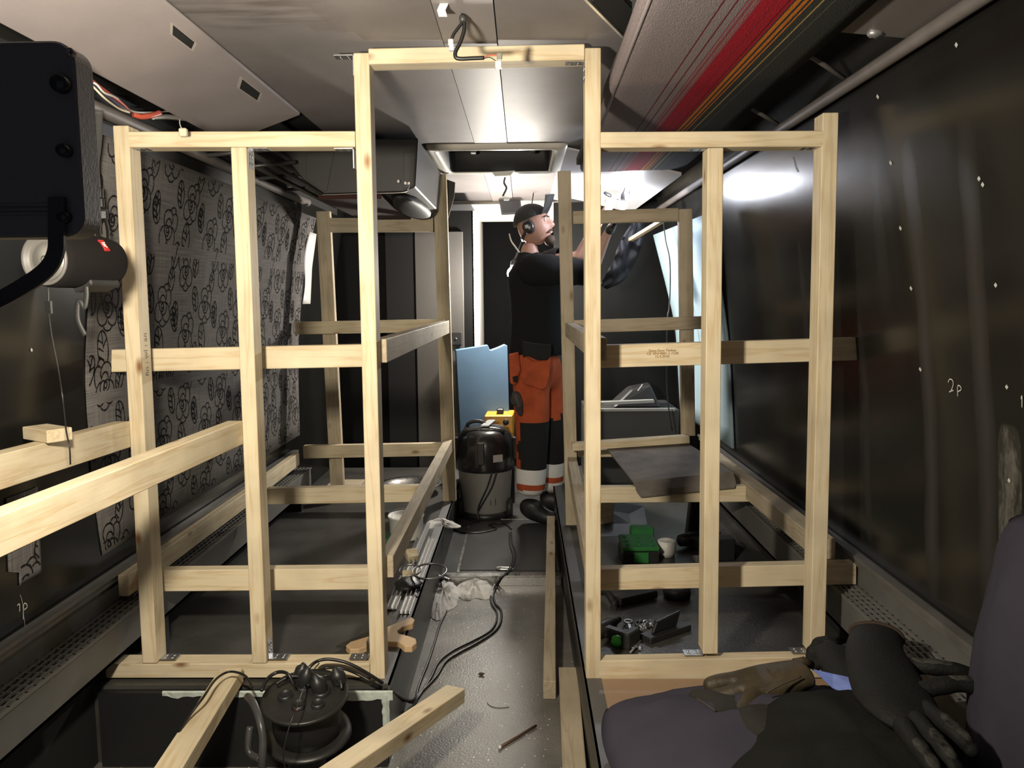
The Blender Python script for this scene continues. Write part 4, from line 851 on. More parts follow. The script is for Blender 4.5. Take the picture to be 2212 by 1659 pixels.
MB().tube(spline([P(1091, 383, dh), P(1089, 395, dh), P(1094, 406, dh), P(1089, 418, dh), P(1086, 424, dh)], 5), 0.0055, 8).build('cable', BLACKC, t)
b = MB(); c = P(1094, 429, dh); b.box(c.x-0.016, c.x+0.016, c.y-0.008, c.y+0.008, c.z-0.010, c.z+0.008); b.bar(P(1085, 422, dh), P(1096, 430, dh), 0.006, 0.006); b.build('plug', WHITE, t, bevel=0.002)
t = thing('rear_monitor', 'small black monitor hanging below the cream header at the rear', 'monitor', P(1100, 462, 5.95))
MB().prism([P(x, y, 5.95) for x, y in ((1078, 431), (1124, 430), (1128, 461), (1083, 463))], (0, 0.05, 0)).build('monitor_case', BLACKP, t, bevel=0.004)
MB().bar(P(1180, 433, 6.0), P(1206, 430, 6.0), 0.03, 0.03).build('monitor_arm', BLACKP, t)
MB().prism([P(x, y, 5.945) for x, y in ((1082, 434), (1121, 433), (1124, 458), (1086, 460))], (0, 0.004, 0)).build('screen', mat('dark_screen', (0.01, 0.01, 0.012), 0.15), t)
# ================================================================ loose boards
def loose(p0, p1, w_, h, up, nm, label, m=None, group=None):
    return stick(p0, p1, w_, h, up, nm, None, m, label, 'board', group)
# plank over the stairwell, running towards the camera
a, c = P(503, 1452, 2.375), PZ(363, 1659, -1.118); a.z = c.z = -1.14; d = (c-a).normalized()
loose(a+V((0, -0.01, 0)), c+d*0.55, 0.070, 0.045, (0, 0, 1), 'loose_plank', 'pale plank bridging the dark stairwell from the bottom plate beside the cable reel')
# board that sticks out over the aisle floor
a, c = PZ(984, 1484, -1.205), PZ(722, 1659, -1.135); d = (c-a).normalized(); n = d.cross(V((1, 0, 0))).cross(d)
loose(a+V((0, 0, -0.022)), c+d*0.75+V((0, 0, -0.022)), 0.066, 0.045, (0, 0, 1), 'loose_plank', 'pale board with one end hanging over the aisle floor in front of the cables')
# board standing on edge against the right step, and one lying flat nearer the camera
a, c = P(1187, 1489, 2.75), P(1216, 1130, 4.25)
a.z = ZF+0.036
loose(a, V((0.155, 4.55, ZR+0.10)), 0.045, 0.070, (0, 0, 1), 'loose_plank', 'long greyish board on edge leaning in the aisle along the right step', WOOD_OLD)
a, c = PZ(1227, 1441, ZF+0.045), PZ(1241, 1659, ZF+0.045); d = (c-a).normalized(); o_ = V((0, 0, -0.0225))
loose(a+o_, c+d*0.5+o_, 0.070, 0.045, (0, 0, 1), 'loose_plank', 'flat board lying on the aisle floor against the right step, nearest the camera', WOOD_OLD)
a_, c_ = R_WALL; pc = P(112, 947, 1.99); bl = thing('wood_offcut', 'small sawn offcut lying on the rail along the left wall', 'offcut', pc)
u = V((0.80, 0.55, 0)).normalized()
pc.x = a_.x + (c_.x-a_.x)*(1.99-a_.y)/(c_.y-a_.y) - 0.02; pc.z = (a_.z + (c_.z-a_.z)*(1.99-a_.y)/(c_.y-a_.y)) + 0.041 + 0.0165
BASE[bl] = pc; bl.location = pc+SH
stick(pc-V((0.05, -0.032, 0)), pc+V((0.05, -0.032, 0)), 0.062, 0.032, (0, 0, 1), 'offcut_body', bl)
# ================================================================ stairwell: cable reel, foam edge
CR = thing('cable_reel', 'black cable reel with plugs standing in the dark stairwell', 'cable reel', V((-0.565, 2.02, ZF)))
M_REEL = mat('black_reel_plastic', (0.020, 0.0195, 0.019), 0.4, var=0.2, vscale=12)
rc = PZ(659, 1503, -1.075); ft = V((rc.x-0.01, rc.y-0.09, ZF))
tilt = Matrix.Translation(rc) @ Matrix.Rotation(math.radians(10), 4, 'X')
b = MB(); b.lathe([(0, 0.004), (0.052, 0.004), (0.058, 0.0), (0.108, 0.0), (0.116, 0.003), (0.118, -0.004), (0.112, -0.012), (0.05, -0.014), (0, -0.014)], tilt, 40); b.build('top_flange', M_REEL, CR)
b = MB(); b.lathe([(0.085, -0.014), (0.092, -0.03), (0.094, -0.09), (0.085, -0.115)], tilt, 32); b.build('cable_winding', BLACKC, CR)
b = MB(); b.lathe([(0, -0.116), (0.10, -0.116), (0.116, -0.118), (0.118, -0.126), (0.05, -0.13), (0, -0.13)], tilt, 36); b.build('bottom_flange', M_REEL, CR)
b = MB(); b.lathe([(0.06, -0.13), (0.05, -0.20), (0.075, -0.33), (0.0, -0.33)], Matrix.Translation(rc), 24); b.build('pedestal', M_REEL, CR)
for (x, y), r in (((-0.012, 0.035), 0.022), ((0.042, 0.012), 0.024), ((-0.052, -0.005), 0.020), ((-0.005, -0.045), 0.020), ((0.045, -0.04), 0.018)):
    M = tilt @ Matrix.Translation((x, y, 0)); b = MB(); b.lathe([(0, 0.0075), (r*0.75, 0.0075), (r*0.8, 0.011), (r, 0.011), (r*1.05, 0.0)], M, 18); b.build('socket', BLACKP, CR)
for x, y, h in ((-0.012, 0.035, 0.055), (0.042, 0.012, 0.048), (0.085, 0.055, 0.04), (-0.03, 0.06, 0.05)):
    M = tilt @ Matrix.Translation((x, y, 0)) @ Matrix.Rotation(0.25*(1 if x < 0 else -1), 4, 'Y'); b = MB(); b.lathe([(0.021, 0.005), (0.022, h*0.5), (0.019, h*0.9), (0.012, h), (0.006, h+0.012), (0, h+0.012)], M, 14); b.build('plug', BLACKP, CR)
M = tilt @ Matrix.Translation((-0.006, -0.062, 0.006)); b = MB(); b.ball((0, 0, 0), (0.005, 0.005, 0.004), 10, 6, M=None); b2 = MB(); b2.ball(tilt @ V((-0.006, -0.062, 0.006)), (0.005, 0.005, 0.004), 10, 6); b2.build('pilot_light', mat('orange_lamp', (0.75, 0.30, 0.18), 0.3), CR)
b = MB(); b.tube(spline([P(535, 1505, 2.10), P(548, 1520, 2.05), P(562, 1560, 2.0), P(568, 1600, 1.98), P(566, 1659, 1.96), P(566, 1760, 1.95)], 5), 0.0105, 10); b.tube(spline([P(562, 1640, 1.97), P(545, 1632, 1.99), P(536, 1615, 2.0), P(540, 1570, 2.02)], 5), 0.009, 10); b.build('carry_handle', mat('worn_dark_grip', (0.055, 0.055, 0.055), 0.35, var=0.3, vscale=20), CR)
for pts in ([(565, 1492, 2.06), (578, 1466, 2.1), (600, 1452, 2.12), (622, 1456, 2.1), (634, 1480, 2.09)], [(596, 1478, 2.12), (625, 1462, 2.14), (652, 1464, 2.14), (668, 1482, 2.12)], [(690, 1480, 2.12), (700, 1462, 2.15), (716, 1460, 2.15), (735, 1474, 2.13), (738, 1488, 2.12)]):
    MB().tube(spline([P(*p) for p in pts], 6), 0.0048, 8).build('plug_lead', BLACKC, CR)
# cables: from the rear lamp and vacuum along the aisle floor, up over the bottom plate into the reel
fz = ZF+0.006
def cable(label, seq, r=0.005, nm='extension_cable'):
    pts = []
    for p in seq: pts.append(PZ(p[0], p[1], p[2]) if len(p) == 3 else P(p[0], p[1], p[3]))
    return MB().tube(spline(pts, 7), r, 8).build(nm, BLACKC, None, label, 'cable')
up1 = [(905, 1500, fz), (893, 1512, fz+0.01), (880, 1513, fz+0.03), (858, 1500, 0, 2.52), (830, 1478, 0, 2.37), (790, 1452, 0, 2.345), (750, 1432, 0, 2.34), (710, 1424, 0, 2.34), (682, 1430, 0, 2.33), (664, 1448, 0, 2.28), (652, 1475, 0, 2.20), (650, 1492, 0, 2.14)]
up2 = [(902, 1508, fz), (890, 1517, fz+0.008), (875, 1512, fz+0.03), (852, 1495, 0, 2.50), (815, 1480, 0, 2.335), (770, 1455, 0, 2.33), (735, 1443, 0, 2.32), (700, 1444, 0, 2.32), (680, 1458, 0, 2.27), (672, 1480, 0, 2.2)]
cable('outer black cable curving over bare floor beside the crumpled paper into the reel', [(1104, 1150, ZR+0.006), (1106, 1172, ZR+0.006), (1114, 1200, ZR+0.006), (1105, 1228, ZR+0.006), (1086, 1246, ZR+0.012), (1074, 1266, fz), (1066, 1284, fz), (1070, 1304, fz), (1082, 1318, fz), (1082, 1342, fz), (1068, 1364, fz), (1034, 1387, fz), (990, 1411, fz), (962, 1430, fz), (942, 1462, fz)] + up1)
cable('inner black cable of the pair running alongside on the aisle floor', [(1100, 1152, ZR+0.006), (1101, 1176, ZR+0.006), (1108, 1203, ZR+0.006), (1098, 1232, ZR+0.006), (1080, 1250, ZR+0.012), (1068, 1270, fz), (1060, 1288, fz), (1063, 1306, fz), (1073, 1322, fz), (1071, 1345, fz), (1056, 1365, fz), (1022, 1384, fz), (978, 1406, fz), (948, 1430, fz), (930, 1465, fz)] + up2, 0.0045)
cable('black cable coming from under the crumpled paper towards the stairwell', [(966, 1302, fz), (963, 1322, fz), (950, 1350, fz), (938, 1390, fz), (924, 1432, fz), (912, 1462, fz), (902, 1490, fz), (896, 1520, fz), (870, 1545, fz)], 0.0048)
cable('thin black lead arching over the stairwell plank', [(545, 1485, 0, 2.20), (532, 1462, 0, 2.24), (510, 1452, 0, 2.26), (488, 1453, 0, 2.26), (464, 1470, 0, 2.2), (440, 1505, 0, 2.1), (410, 1545, 0, 2.05), (388, 1580, 0, 2.0), (380, 1600, 0, 1.98)], 0.0035, 'thin_lead')
cable('thin black lead hanging over the reel flange', [(690, 1432, 0, 2.31), (676, 1450, 0, 2.28), (655, 1490, 0, 2.06), (640, 1530, 0, 1.96), (622, 1580, 0, 1.92), (612, 1640, 0, 1.90), (630, 1690, 0, 1.9)], 0.0018, 'thin_lead')
# torn foam edge of the cut platform
M_FOAM = mat('pale_green_foam', (0.55, 0.62, 0.56), 0.8, var=0.25, vscale=30)
b = MB(); g = []
for i in range(46):
    x = -1.10+0.70*i/45; k = 0.012+0.009*mnoise.noise(V((x*26, 0, 1)))+ (0.012 if x > -0.56 else 0)
    g.append([V((x, 2.333, ZP-0.004)), V((x, 2.328-0.006*mnoise.noise(V((x*40, 2, 0))), ZP-0.008)), V((x, 2.330, ZP-0.01-k)), V((x, 2.334, ZP-0.012-k))])
b.sheet(g, smooth=False)
g = []
for i in range(24):
    z = ZP-0.02-0.14*i/23; k = 0.008+0.006*mnoise.noise(V((z*60, 1, 4)))
    g.append([V((-0.425-k, 2.332, z)), V((-0.42, 2.326, z)), V((-0.414+k*0.3, 2.333, z))])
b.sheet(g, smooth=False); b.build('foam_edge', M_FOAM, None, 'ragged pale foam edge of the cut platform above the stairwell', 'foam')
b = MB(); b.ball(P(344, 1600, 1.98), (0.10, 0.07, 0.045), 12, 8, fn=lambda d, q: q*(1+0.25*mnoise.noise(d*2.5)))
sb = MB(); q0 = PZ(318, 1600, ZF+0.05)
sb.hexa([V((q0.x-0.09, 1.78, ZF)), V((q0.x+0.09, 1.74, ZF)), V((q0.x+0.10, 1.92, ZF)), V((q0.x-0.08, 1.95, ZF)), V((q0.x-0.085, 1.79, ZF+0.06)), V((q0.x+0.085, 1.75, ZF+0.045)), V((q0.x+0.095, 1.90, ZF+0.06)), V((q0.x-0.075, 1.93, ZF+0.085))]).build('dark_toolbag', mat('black_canvas', (0.02, 0.02, 0.021), 0.7), None, 'low black canvas bag in the dark left of the stairwell plank', 'bag', bevel=0.008)
# ================================================================ aisle floor litter
M_PAPER = mat('white_tissue', (0.66, 0.64, 0.61), 0.85, bump=0.25, bscale=60)
def crumple(pxs, z, h, label, seed, nm='crumpled_paper', m=M_PAPER, cat='paper'):
    c = [PZ(x, y, z) for x, y in pxs]; ce = sum(c, V())/len(c); rings_ = [1.0, 0.82, 0.6, 0.35, 0.0]; n = len(c)*4
    out = spline(c, 4, True); vs = []; fs = []
    for ri, k in enumerate(rings_):
        for i, p in enumerate(out):
            hh = h*(1-k**2.2)*(0.55+0.75*abs(mnoise.noise(V((p.x*22+ri, p.y*22, seed)))))+0.004
            j = 1+0.10*mnoise.noise(V((i*0.9, ri*1.7, seed)))
            vs.append(ce+(p-ce)*k*j+V((0, 0, hh)))
    for ri in range(4):
        for i in range(n): fs.append((ri*n+i, ri*n+(i+1) % n, (ri+1)*n+(i+1) % n, (ri+1)*n+i))
    fs.append(tuple(range(n)))
    b = MB(); b.add(vs[:n]+[V((p.x, p.y, z)) for p in vs[:n]], [(i, (i+1) % n, n+(i+1) % n, n+i) for i in range(n)]); b.add(vs, fs[:-1], False)
    return b.build(nm, m, None, label, cat)
crumple([(1000, 1262), (1030, 1253), (1060, 1262), (1066, 1284), (1052, 1296), (1030, 1292), (1010, 1298), (990, 1290), (984, 1272)], ZF, 0.06, 'larger crumpled white tissue beside the cable loop on the aisle floor', 2.0)
crumple([(948, 1262), (965, 1254), (984, 1262), (990, 1290), (984, 1312), (966, 1322), (958, 1338), (938, 1340), (928, 1322), (932, 1300), (940, 1285)], ZF, 0.07, 'long crumpled white tissue against the left step', 6.0)
b = MB(); b.tube([PZ(1082, 1613, ZF+0.005), PZ(1158, 1567, ZF+0.006)], 0.0042, 8); t = b.build('stick_pencil', mat('brown_stick', (0.10, 0.05, 0.03), 0.5), None, 'thin brown stick with a white end lying on the bare aisle floor', 'stick')
MB().ball(PZ(1080, 1614, ZF+0.006), 0.006, 10, 6).build('white_tip', WHITE, t)
MB().tube(spline([PZ(x, y, ZF+0.002) for x, y in ((1052, 1518), (1062, 1526), (1080, 1529), (1100, 1527))], 4), 0.0012, 5).build('wire_bit', BLACKC, None, 'short bent wire scrap on the aisle floor above the brown stick', 'wire')
b = MB(); c = PZ(1040, 1456, ZF+0.006); b.ball(c, (0.012, 0.008, 0.005), 8, 6, fn=lambda d, q: q*(1+0.5*mnoise.noise(d*4))); b.build('wood_chip', mat('dark_chip', (0.06, 0.04, 0.03), 0.8), None, 'dark wood chip in the middle of the aisle floor', 'chip')
# floor hatch with ring pull on the raised rear floor
h = thing('floor_hatch', 'dark flush floor hatch with a steel ring pull in the raised aisle', 'floor hatch', V((-0.10, 4.3, ZR)))
b = MB(); hx0, hx1, hy0, hy1 = -0.33, 0.165, 4.0, 4.95
b.box(hx0, hx1, hy0, hy1, ZR+0.0005, ZR+0.004); b.build('hatch_lid', mat('dark_hatch_lid', (0.055, 0.055, 0.054), 0.3, var=0.2, vscale=9, bump=0.1, bscale=120), h, bevel=0.0015)
b = MB()
for r_ in ((hx0-0.012, hx1+0.012, hy1, hy1+0.012), (hx0-0.012, hx0, hy0, hy1), (hx1, hx1+0.012, hy0, hy1)): b.box(*r_, ZR, ZR+0.005)
b.build('hatch_frame', M_STEEL, h)
c = PZ(1091, 1228, ZR+0.006); b = MB(); b.tube([c+V((0.050*math.cos(a), 0.020*math.sin(a), 0)) if False else c+V((max(-0.03, min(0.03, 0.05*math.cos(a)))+0.014*math.cos(a), 0.018*math.sin(a), 0)) for a in [2*math.pi*i/20 for i in range(20)]], 0.0035, 6, closed=True); b.box(c.x-0.022, c.x+0.022, c.y-0.012, c.y+0.003, ZR+0.003, ZR+0.006); b.build('ring_pull', M_STEEL, h)
# metal clamp rings, offcuts and aluminium seat rails on the edge of the left platform
def loop(c, r, th, tilt_, label, cat='clamp', m=ZINC, ry=None):
    M = Matrix.Translation(c) @ Matrix.Rotation(tilt_, 4, 'X'); b = MB()
    b.tube([M @ V((r*math.cos(a), (ry or r)*math.sin(a), 0)) for a in [2*math.pi*i/28 for i in range(28)]], th, 6, closed=True, flat=2.2); return b.build('hose_clamp', m, None, label, cat)
pl = ZP+0.006
loop(PZ(928, 1234, ZP+0.06), 0.070, 0.0022, 0.12, 'large steel hose clamp ring lying on the left platform edge')
loop(PZ(886, 1232, ZP+0.05), 0.045, 0.0022, 0.2, 'small steel hose clamp ring around a wood offcut at the left platform edge')
c = PZ(957, 1248, ZP+0.045); MB().bar(c+V((-0.02, 0.02, 0)), c+V((0.03, -0.03, 0)), 0.012, 0.012).build('clamp_screw', ZINC, None, 'steel clamp screw at the end of the large ring', 'screw', bevel=0.002)
for x, y, s_, rz, lab in ((889, 1199, 0.05, 0.4, 'square wood offcut above the small clamp ring'), (884, 1248, 0.055, 0.1, 'square wood offcut inside the small clamp ring')):
    c = PZ(x, y, ZP+0.03); M = Matrix.Translation(c) @ Matrix.Rotation(rz, 4, 'Z') @ Matrix.Rotation(0.5, 4, 'X')
    b = MB(); b.box(-s_/2, s_/2, -s_/2, s_/2, -0.018, 0.018, M); b.build('wood_offcut', WOOD, None, lab, 'offcut', bevel=0.002)
b = MB(); c = PZ(882, 1262, ZP+0.02); b.ball(c, (0.055, 0.075, 0.026), 14, 9, fn=lambda d, q: q*(1+0.35*mnoise.noise(d*2.2+V((1, 5, 2))))); b.build('black_tape_roll', BLACKP, None, 'black lump of tape and cable under the wood offcuts', 'tape')
for k, (x, y0, y1, lab, m) in enumerate(((-0.505, 2.95, 4.1, 'left one of two aluminium seat rails lying on the left platform', mat('dull_aluminium', (0.42, 0.42, 0.41), 0.35, 0.8, rvar=0.1)), (-0.448, 2.9, 3.85, 'right one of two aluminium seat rails, on the aisle edge of the platform', MATS['dull_aluminium']))):
    b = MB()
    for dx in (-0.016, 0.0, 0.016): b.box(x+dx-0.002, x+dx+0.002, y0, y1, pl, pl+0.014)
    b.box(x-0.02, x+0.02, y0, y1, pl, pl+0.003); b.build('seat_rail', m, None, lab, 'rail')
# white tub, cloth and green lid under the left bunk
bk = PZ(878, 1162, ZP); t = thing('plastic_tub', 'round white plastic tub behind the lower rail of the left bunk', 'tub', bk); MT = Matrix.Translation(bk)
b = MB(); b.lathe([(0, 0.002), (0.072, 0.002), (0.078, 0.01), (0.086, 0.11), (0.09, 0.112), (0.09, 0.118), (0.084, 0.118), (0.076, 0.01), (0, 0.008)], MT, 28); b.build('tub_body', WHITE, t)
b = MB(); b.tube([bk+V((0.088*math.cos(a), -0.01-0.05*math.sin(a)*0.5, 0.11+0.05*math.sin(a))) for a in [math.pi*i/12 for i in range(13)]], 0.002, 5); b.build('tub_handle', ZINC, t)
crumple([(921, 1131), (940, 1123), (960, 1124), (980, 1131), (996, 1139), (975, 1141), (950, 1139), (926, 1143)], ZP, 0.03, 'flat white cloth draped on the platform edge beside the tub', 9.0, 'white_cloth', M_PAPER, 'cloth')
c = PZ(838, 1170, ZP); MB().box(c.x-0.06, c.x+0.035, c.y-0.05, c.y+0.05, ZP, ZP+0.03).build('green_dish', mat('dark_green_plastic', (0.03, 0.12, 0.05), 0.4), None, 'dark green plastic dish beside the white tub', 'dish', bevel=0.004)
bz = V((-0.69, 4.82, ZP)); t = thing('steel_basin', 'shallow shiny steel basin on the platform behind the left bunk', 'basin', bz); b = MB(); b.lathe([(0, 0.02), (0.10, 0.022), (0.15, 0.05), (0.165, 0.062), (0.19, 0.064), (0.192, 0.058), (0.16, 0.05), (0.11, 0.01), (0, 0.004)], Matrix.Translation(bz), 36); b.build('basin_bowl', M_STEEL, t)
# wooden-handled saw on the left platform
zs = ZP+0.012
sw = thing('hand_saw', 'handsaw with a forked wooden grip lying on the left platform behind the inner post', 'saw', PZ(820, 1375, ZP))
ol = [(747, 1394), (757, 1386), (800, 1373), (838, 1353), (878, 1336), (890, 1333), (896, 1338), (892, 1346), (868, 1355), (858, 1362), (860, 1368), (884, 1374), (898, 1379), (900, 1388), (890, 1396), (874, 1396), (862, 1387), (838, 1386), (800, 1392), (775, 1402), (756, 1402)]
b = MB(); b.prism([PZ(x, y, zs+0.012) for x, y in ol], (0, 0, -0.022)); b.build('grip', mat('beech_grip', (0.60, 0.42, 0.24), 0.5, var=0.12, vscale=12), sw, bevel=0.002)
b = MB(); b.prism([PZ(x, y, zs+0.002) for x, y in ((725, 1396), (745, 1386), (800, 1362), (838, 1348), (838, 1362), (800, 1378), (748, 1396))], (0, 0, -0.002)); b.build('blade', mat('dark_saw_steel', (0.10, 0.10, 0.10), 0.3, 0.9), sw)
# ================================================================ under and on the right bunk
rows = [(P(1311, 972, 4.0), P(1488, 962, 4.0)), (P(1368, 1044, 3.475), P(1583, 1022, 3.475)), (P(1376, 1064, 3.432), P(1590, 1046, 3.432)), (P(1384, 1075, 3.43), P(1586, 1055, 3.43))]
MB().sheet([[a+(c-a)*k/4 for k in range(5)] for a, c in rows], (0, -0.001, 0.007), smooth=False).build('plywood_sheet', mat('dusty_plywood', (0.165, 0.142, 0.12), 0.75, var=0.4, vscale=9), None, 'dusty brown sheet lying on the cross boards of the right bunk', 'sheet')
gc = PZ(1385, 1216, ZP); t = thing('green_organizer', 'green lidded screw organizer on the platform under the right bunk', 'organizer box', gc)
G1 = mat('green_box_plastic', (0.02, 0.15, 0.035), 0.5)
MB().box(gc.x-0.085, gc.x+0.08, gc.y-0.02, gc.y+0.15, ZP, ZP+0.055).build('box_base', BLACKP, t, bevel=0.006)
lid = [P(1340, 1172, gc.y+0.0), P(1408, 1170, gc.y+0.0)]
MB().hexa([V((gc.x-0.085, gc.y-0.02, ZP+0.057)), V((gc.x+0.08, gc.y-0.02, ZP+0.057)), V((gc.x+0.075, gc.y+0.15, ZP+0.07)), V((gc.x-0.085, gc.y+0.15, ZP+0.07)), V((gc.x-0.085, gc.y-0.02, ZP+0.075)), V((gc.x+0.08, gc.y-0.02, ZP+0.075)), V((gc.x+0.075, gc.y+0.15, ZP+0.088)), V((gc.x-0.085, gc.y+0.15, ZP+0.088))]).build('box_lid', G1, t, bevel=0.005)
for i in range(3):
    for j in range(3):
        x = gc.x-0.06+0.055*i; y = gc.y+0.012+0.05*j; z = ZP+0.077+(y-gc.y+0.02)*0.0765
        MB().ball((x, y, z), (0.008, 0.008, 0.004), 8, 5).build('lid_stud', G1, t)
MB().box(gc.x-0.035, gc.x+0.03, gc.y-0.032, gc.y-0.018, ZP+0.008, ZP+0.055).build('latch', G1, t, bevel=0.003)
MB().box(gc.x-0.02, gc.x+0.085, gc.y+0.17, gc.y+0.25, ZP+0.0, ZP+0.105).build('green_tool_case', G1, None, 'smaller green case standing behind the green screw organizer', 'case', bevel=0.006)
wc = PZ(1440, 1200, ZP+0.0); b = MB(); b.lathe([(0, 0.0), (0.034, 0.0), (0.040, 0.02), (0.042, 0.07), (0.036, 0.073), (0.03, 0.066), (0, 0.066)], Matrix.Translation(wc), 24); b.build('white_cup', WHITE, None, 'white plastic cup on the platform right of the green organizer', 'cup')
c = PZ(1312, 1150, ZP); MB().hexa([V((c.x-0.03, c.y, ZP)), V((c.x+0.03, c.y+0.02, ZP)), V((c.x+0.03, c.y+0.08, ZP)), V((c.x-0.03, c.y+0.06, ZP)), V((c.x-0.05, c.y, ZP+0.15)), V((c.x+0.035, c.y+0.02, ZP+0.15)), V((c.x+0.035, c.y+0.08, ZP+0.15)), V((c.x-0.05, c.y+0.06, ZP+0.15))]).build('wood_offcut', WOOD_OLD, None, 'upright brown wood block beside the right inner post, behind the organizer', 'offcut', bevel=0.002)
# cordless drill lying among the tools
def drill(c, yaw, label, s=1.0):
    M = Matrix.Translation(c) @ Matrix.Rotation(yaw, 4, 'Z'); t = thing('cordless_drill', label, 'drill', c)
    Mx = M @ Matrix.Translation((0, 0, 0.04*s)) @ Matrix.Rotation(math.pi/2, 4, 'Y')
    b = MB(); b.lathe([(0, -0.09*s), (0.028*s, -0.085*s), (0.033*s, -0.02*s), (0.031*s, 0.05*s), (0.02*s, 0.075*s), (0.014*s, 0.12*s), (0, 0.12*s)], Mx, 18); b.build('drill_body', BLACKP, t)
    b = MB(); b.hexa([M @ V((x*s, y*s, z*s)) for z in (0.012, 0.06) for x, y in ((-0.05, -0.005), (0.0, -0.005), (-0.01, -0.13), (-0.055, -0.13))]); b.build('drill_grip', BLACKP, t, bevel=0.006)
    b = MB(); b.box(-0.085*s, 0.02*s, -0.175*s, -0.13*s, 0.0, 0.075*s, M); b.build('drill_battery', mat('grey_green_battery', (0.022, 0.024, 0.02), 0.5), t, bevel=0.005)
    b = MB(); b.lathe([(0.004*s, 0.12*s), (0.004*s, 0.16*s), (0, 0.165*s)], Mx, 8); b.build('drill_bit', ZINC, t)
drill(PZ(1500, 1180, ZP), 0.5, 'black cordless drill lying behind the right middle post')
drill(PZ(1308, 1372, ZP), 0.9, 'black cordless drill at the foot of the right inner post', 0.75)
MB().ball(PZ(1335, 1385, ZP+0.02), (0.024, 0.02, 0.02), 8, 6, fn=lambda d, q: q*(1+0.3*mnoise.noise(d*3))).build('green_wall_plugs', mat('bright_green_plastic', (0.06, 0.45, 0.06), 0.4), None, 'small bright green bag of wall plugs beside the right inner post', 'bag')
# open-end spanner
sp = thing('ring_spanner', 'steel ring spanner lying on the platform behind the right bottom plate', 'spanner', PZ(1365, 1375, ZP))
a, c = PZ(1357, 1343, ZP+0.012), PZ(1372, 1393, ZP+0.010)
b = MB(); b.bar(a+(c-a)*0.12, c, 0.011, 0.006); b.build('shaft', ZINC, sp, bevel=0.001)
d = (a-c).normalized(); b = MB(); b.tube([a+V((0.014*math.cos(x), 0.014*math.sin(x), 0)) for x in [2*math.pi*i/16 for i in range(16)]], 0.0045, 6, closed=True); b.build('ring_end', ZINC, sp)
b = MB(); p_ = V((-d.y, d.x, 0)); b.prism([c+p_*s*0.017-d*k+V((0, 0, 0.004)) for s, k in ((-0.4, 0), (-1, 0.010), (-0.9, 0.03), (-0.45, 0.028), (-0.4, 0.014), (0.4, 0.014), (0.45, 0.028), (0.9, 0.03), (1, 0.010), (0.4, 0))], (0, 0, -0.008)); b.build('open_end', ZINC, sp)
b = MB(); b.tube([PZ(1362, 1409, ZP+0.01), PZ(1384, 1384, ZP+0.012)], 0.0035, 8); b.build('hex_bit', mat('pale_steel', (0.7, 0.7, 0.68), 0.3, 0.8), None, 'thin pale steel rod beside the ring spanner', 'rod')
# hand plane and tray of screws
c = PZ(1438, 1372, ZP); hp = thing('hand_plane', 'black hand plane with a raised handle on the platform behind the right middle post', 'plane', c)
M = Matrix.Translation(c) @ Matrix.Rotation(0.62, 4, 'Z')
MB().box(-0.10, 0.10, -0.028, 0.028, 0.0, 0.022, M).build('sole', mat('dark_iron', (0.03, 0.03, 0.03), 0.45, 0.3), hp, bevel=0.003)
b = MB(); b.hexa([M @ V(q) for q in ((-0.07, -0.006, 0.022), (0.05, -0.006, 0.022), (0.05, 0.006, 0.022), (-0.07, 0.006, 0.022), (-0.05, -0.006, 0.06), (0.07, -0.006, 0.075), (0.07, 0.006, 0.075), (-0.05, 0.006, 0.06))]); b.build('handle', BLACKP, hp, bevel=0.004)
c = PZ(1400, 1366, ZP); t = thing('screw_tray', 'small tray heaped with shiny screws beside the hand plane', 'tray', c)
b = MB(); b.box(c.x-0.04, c.x+0.04, c.y-0.03, c.y+0.05, ZP, ZP+0.004); b.box(c.x-0.04, c.x-0.037, c.y-0.03, c.y+0.05, ZP, ZP+0.022); b.box(c.x+0.037, c.x+0.04, c.y-0.03, c.y+0.05, ZP, ZP+0.022); b.box(c.x-0.04, c.x+0.04, c.y-0.03, c.y-0.027, ZP, ZP+0.022); b.box(c.x-0.04, c.x+0.04, c.y+0.047, c.y+0.05, ZP, ZP+0.022); b.build('tray_body', mat('dark_tin', (0.15, 0.15, 0.14), 0.4, 0.6), t)
rr_ = random.Random(3); b = MB()
for i in range(60):
    p = V((c.x+rr_.uniform(-0.03, 0.03), c.y+rr_.uniform(-0.02, 0.04), ZP+0.012+rr_.uniform(0, 0.022))); d = V((rr_.uniform(-1, 1), rr_.uniform(-1, 1), rr_.uniform(-0.4, 0.4))).normalized()*0.012
    b.tube([p-d, p+d], [0.0028, 0.001], 5)
b.build('screw_heap', ZINC, t, kind='stuff')
c = PZ(1385, 1300, ZP); MB().bar(c+V((-0.10, -0.04, 0.018)), c+V((0.06, 0.05, 0.018)), 0.05, 0.03).build('black_tool_case', BLACKP, None, 'flat black tool case in the shade under the right front cross board', 'case', bevel=0.006)
c = PZ(1462, 1290, ZP); t = MB().lathe([(0, 0), (0.05, 0), (0.055, 0.02), (0.05, 0.04), (0.03, 0.044), (0, 0.044)], Matrix.Translation(c), 20); t = t.build('sander_disc', BLACKP, None, 'round black sander head under the right front cross board', 'sander')
b = MB()
for i in range(4): b.bar(c+V((-0.03+0.02*i, -0.03, 0.046)), c+V((-0.03+0.02*i, 0.03, 0.046)), 0.004, 0.003)
b.build('vent_bar', ZINC, t)
c = PZ(1312, 1305, ZP); MB().tube(spline([c+V((-0.02, 0.05, 0.03)), c+V((0.0, 0.0, 0.045)), c+V((0.02, -0.04, 0.02)), c+V((0.015, -0.07, 0.012))], 5), 0.014, 8).build('curved_tool', BLACKP, None, 'curved black tool handle just behind the right inner post', 'tool')
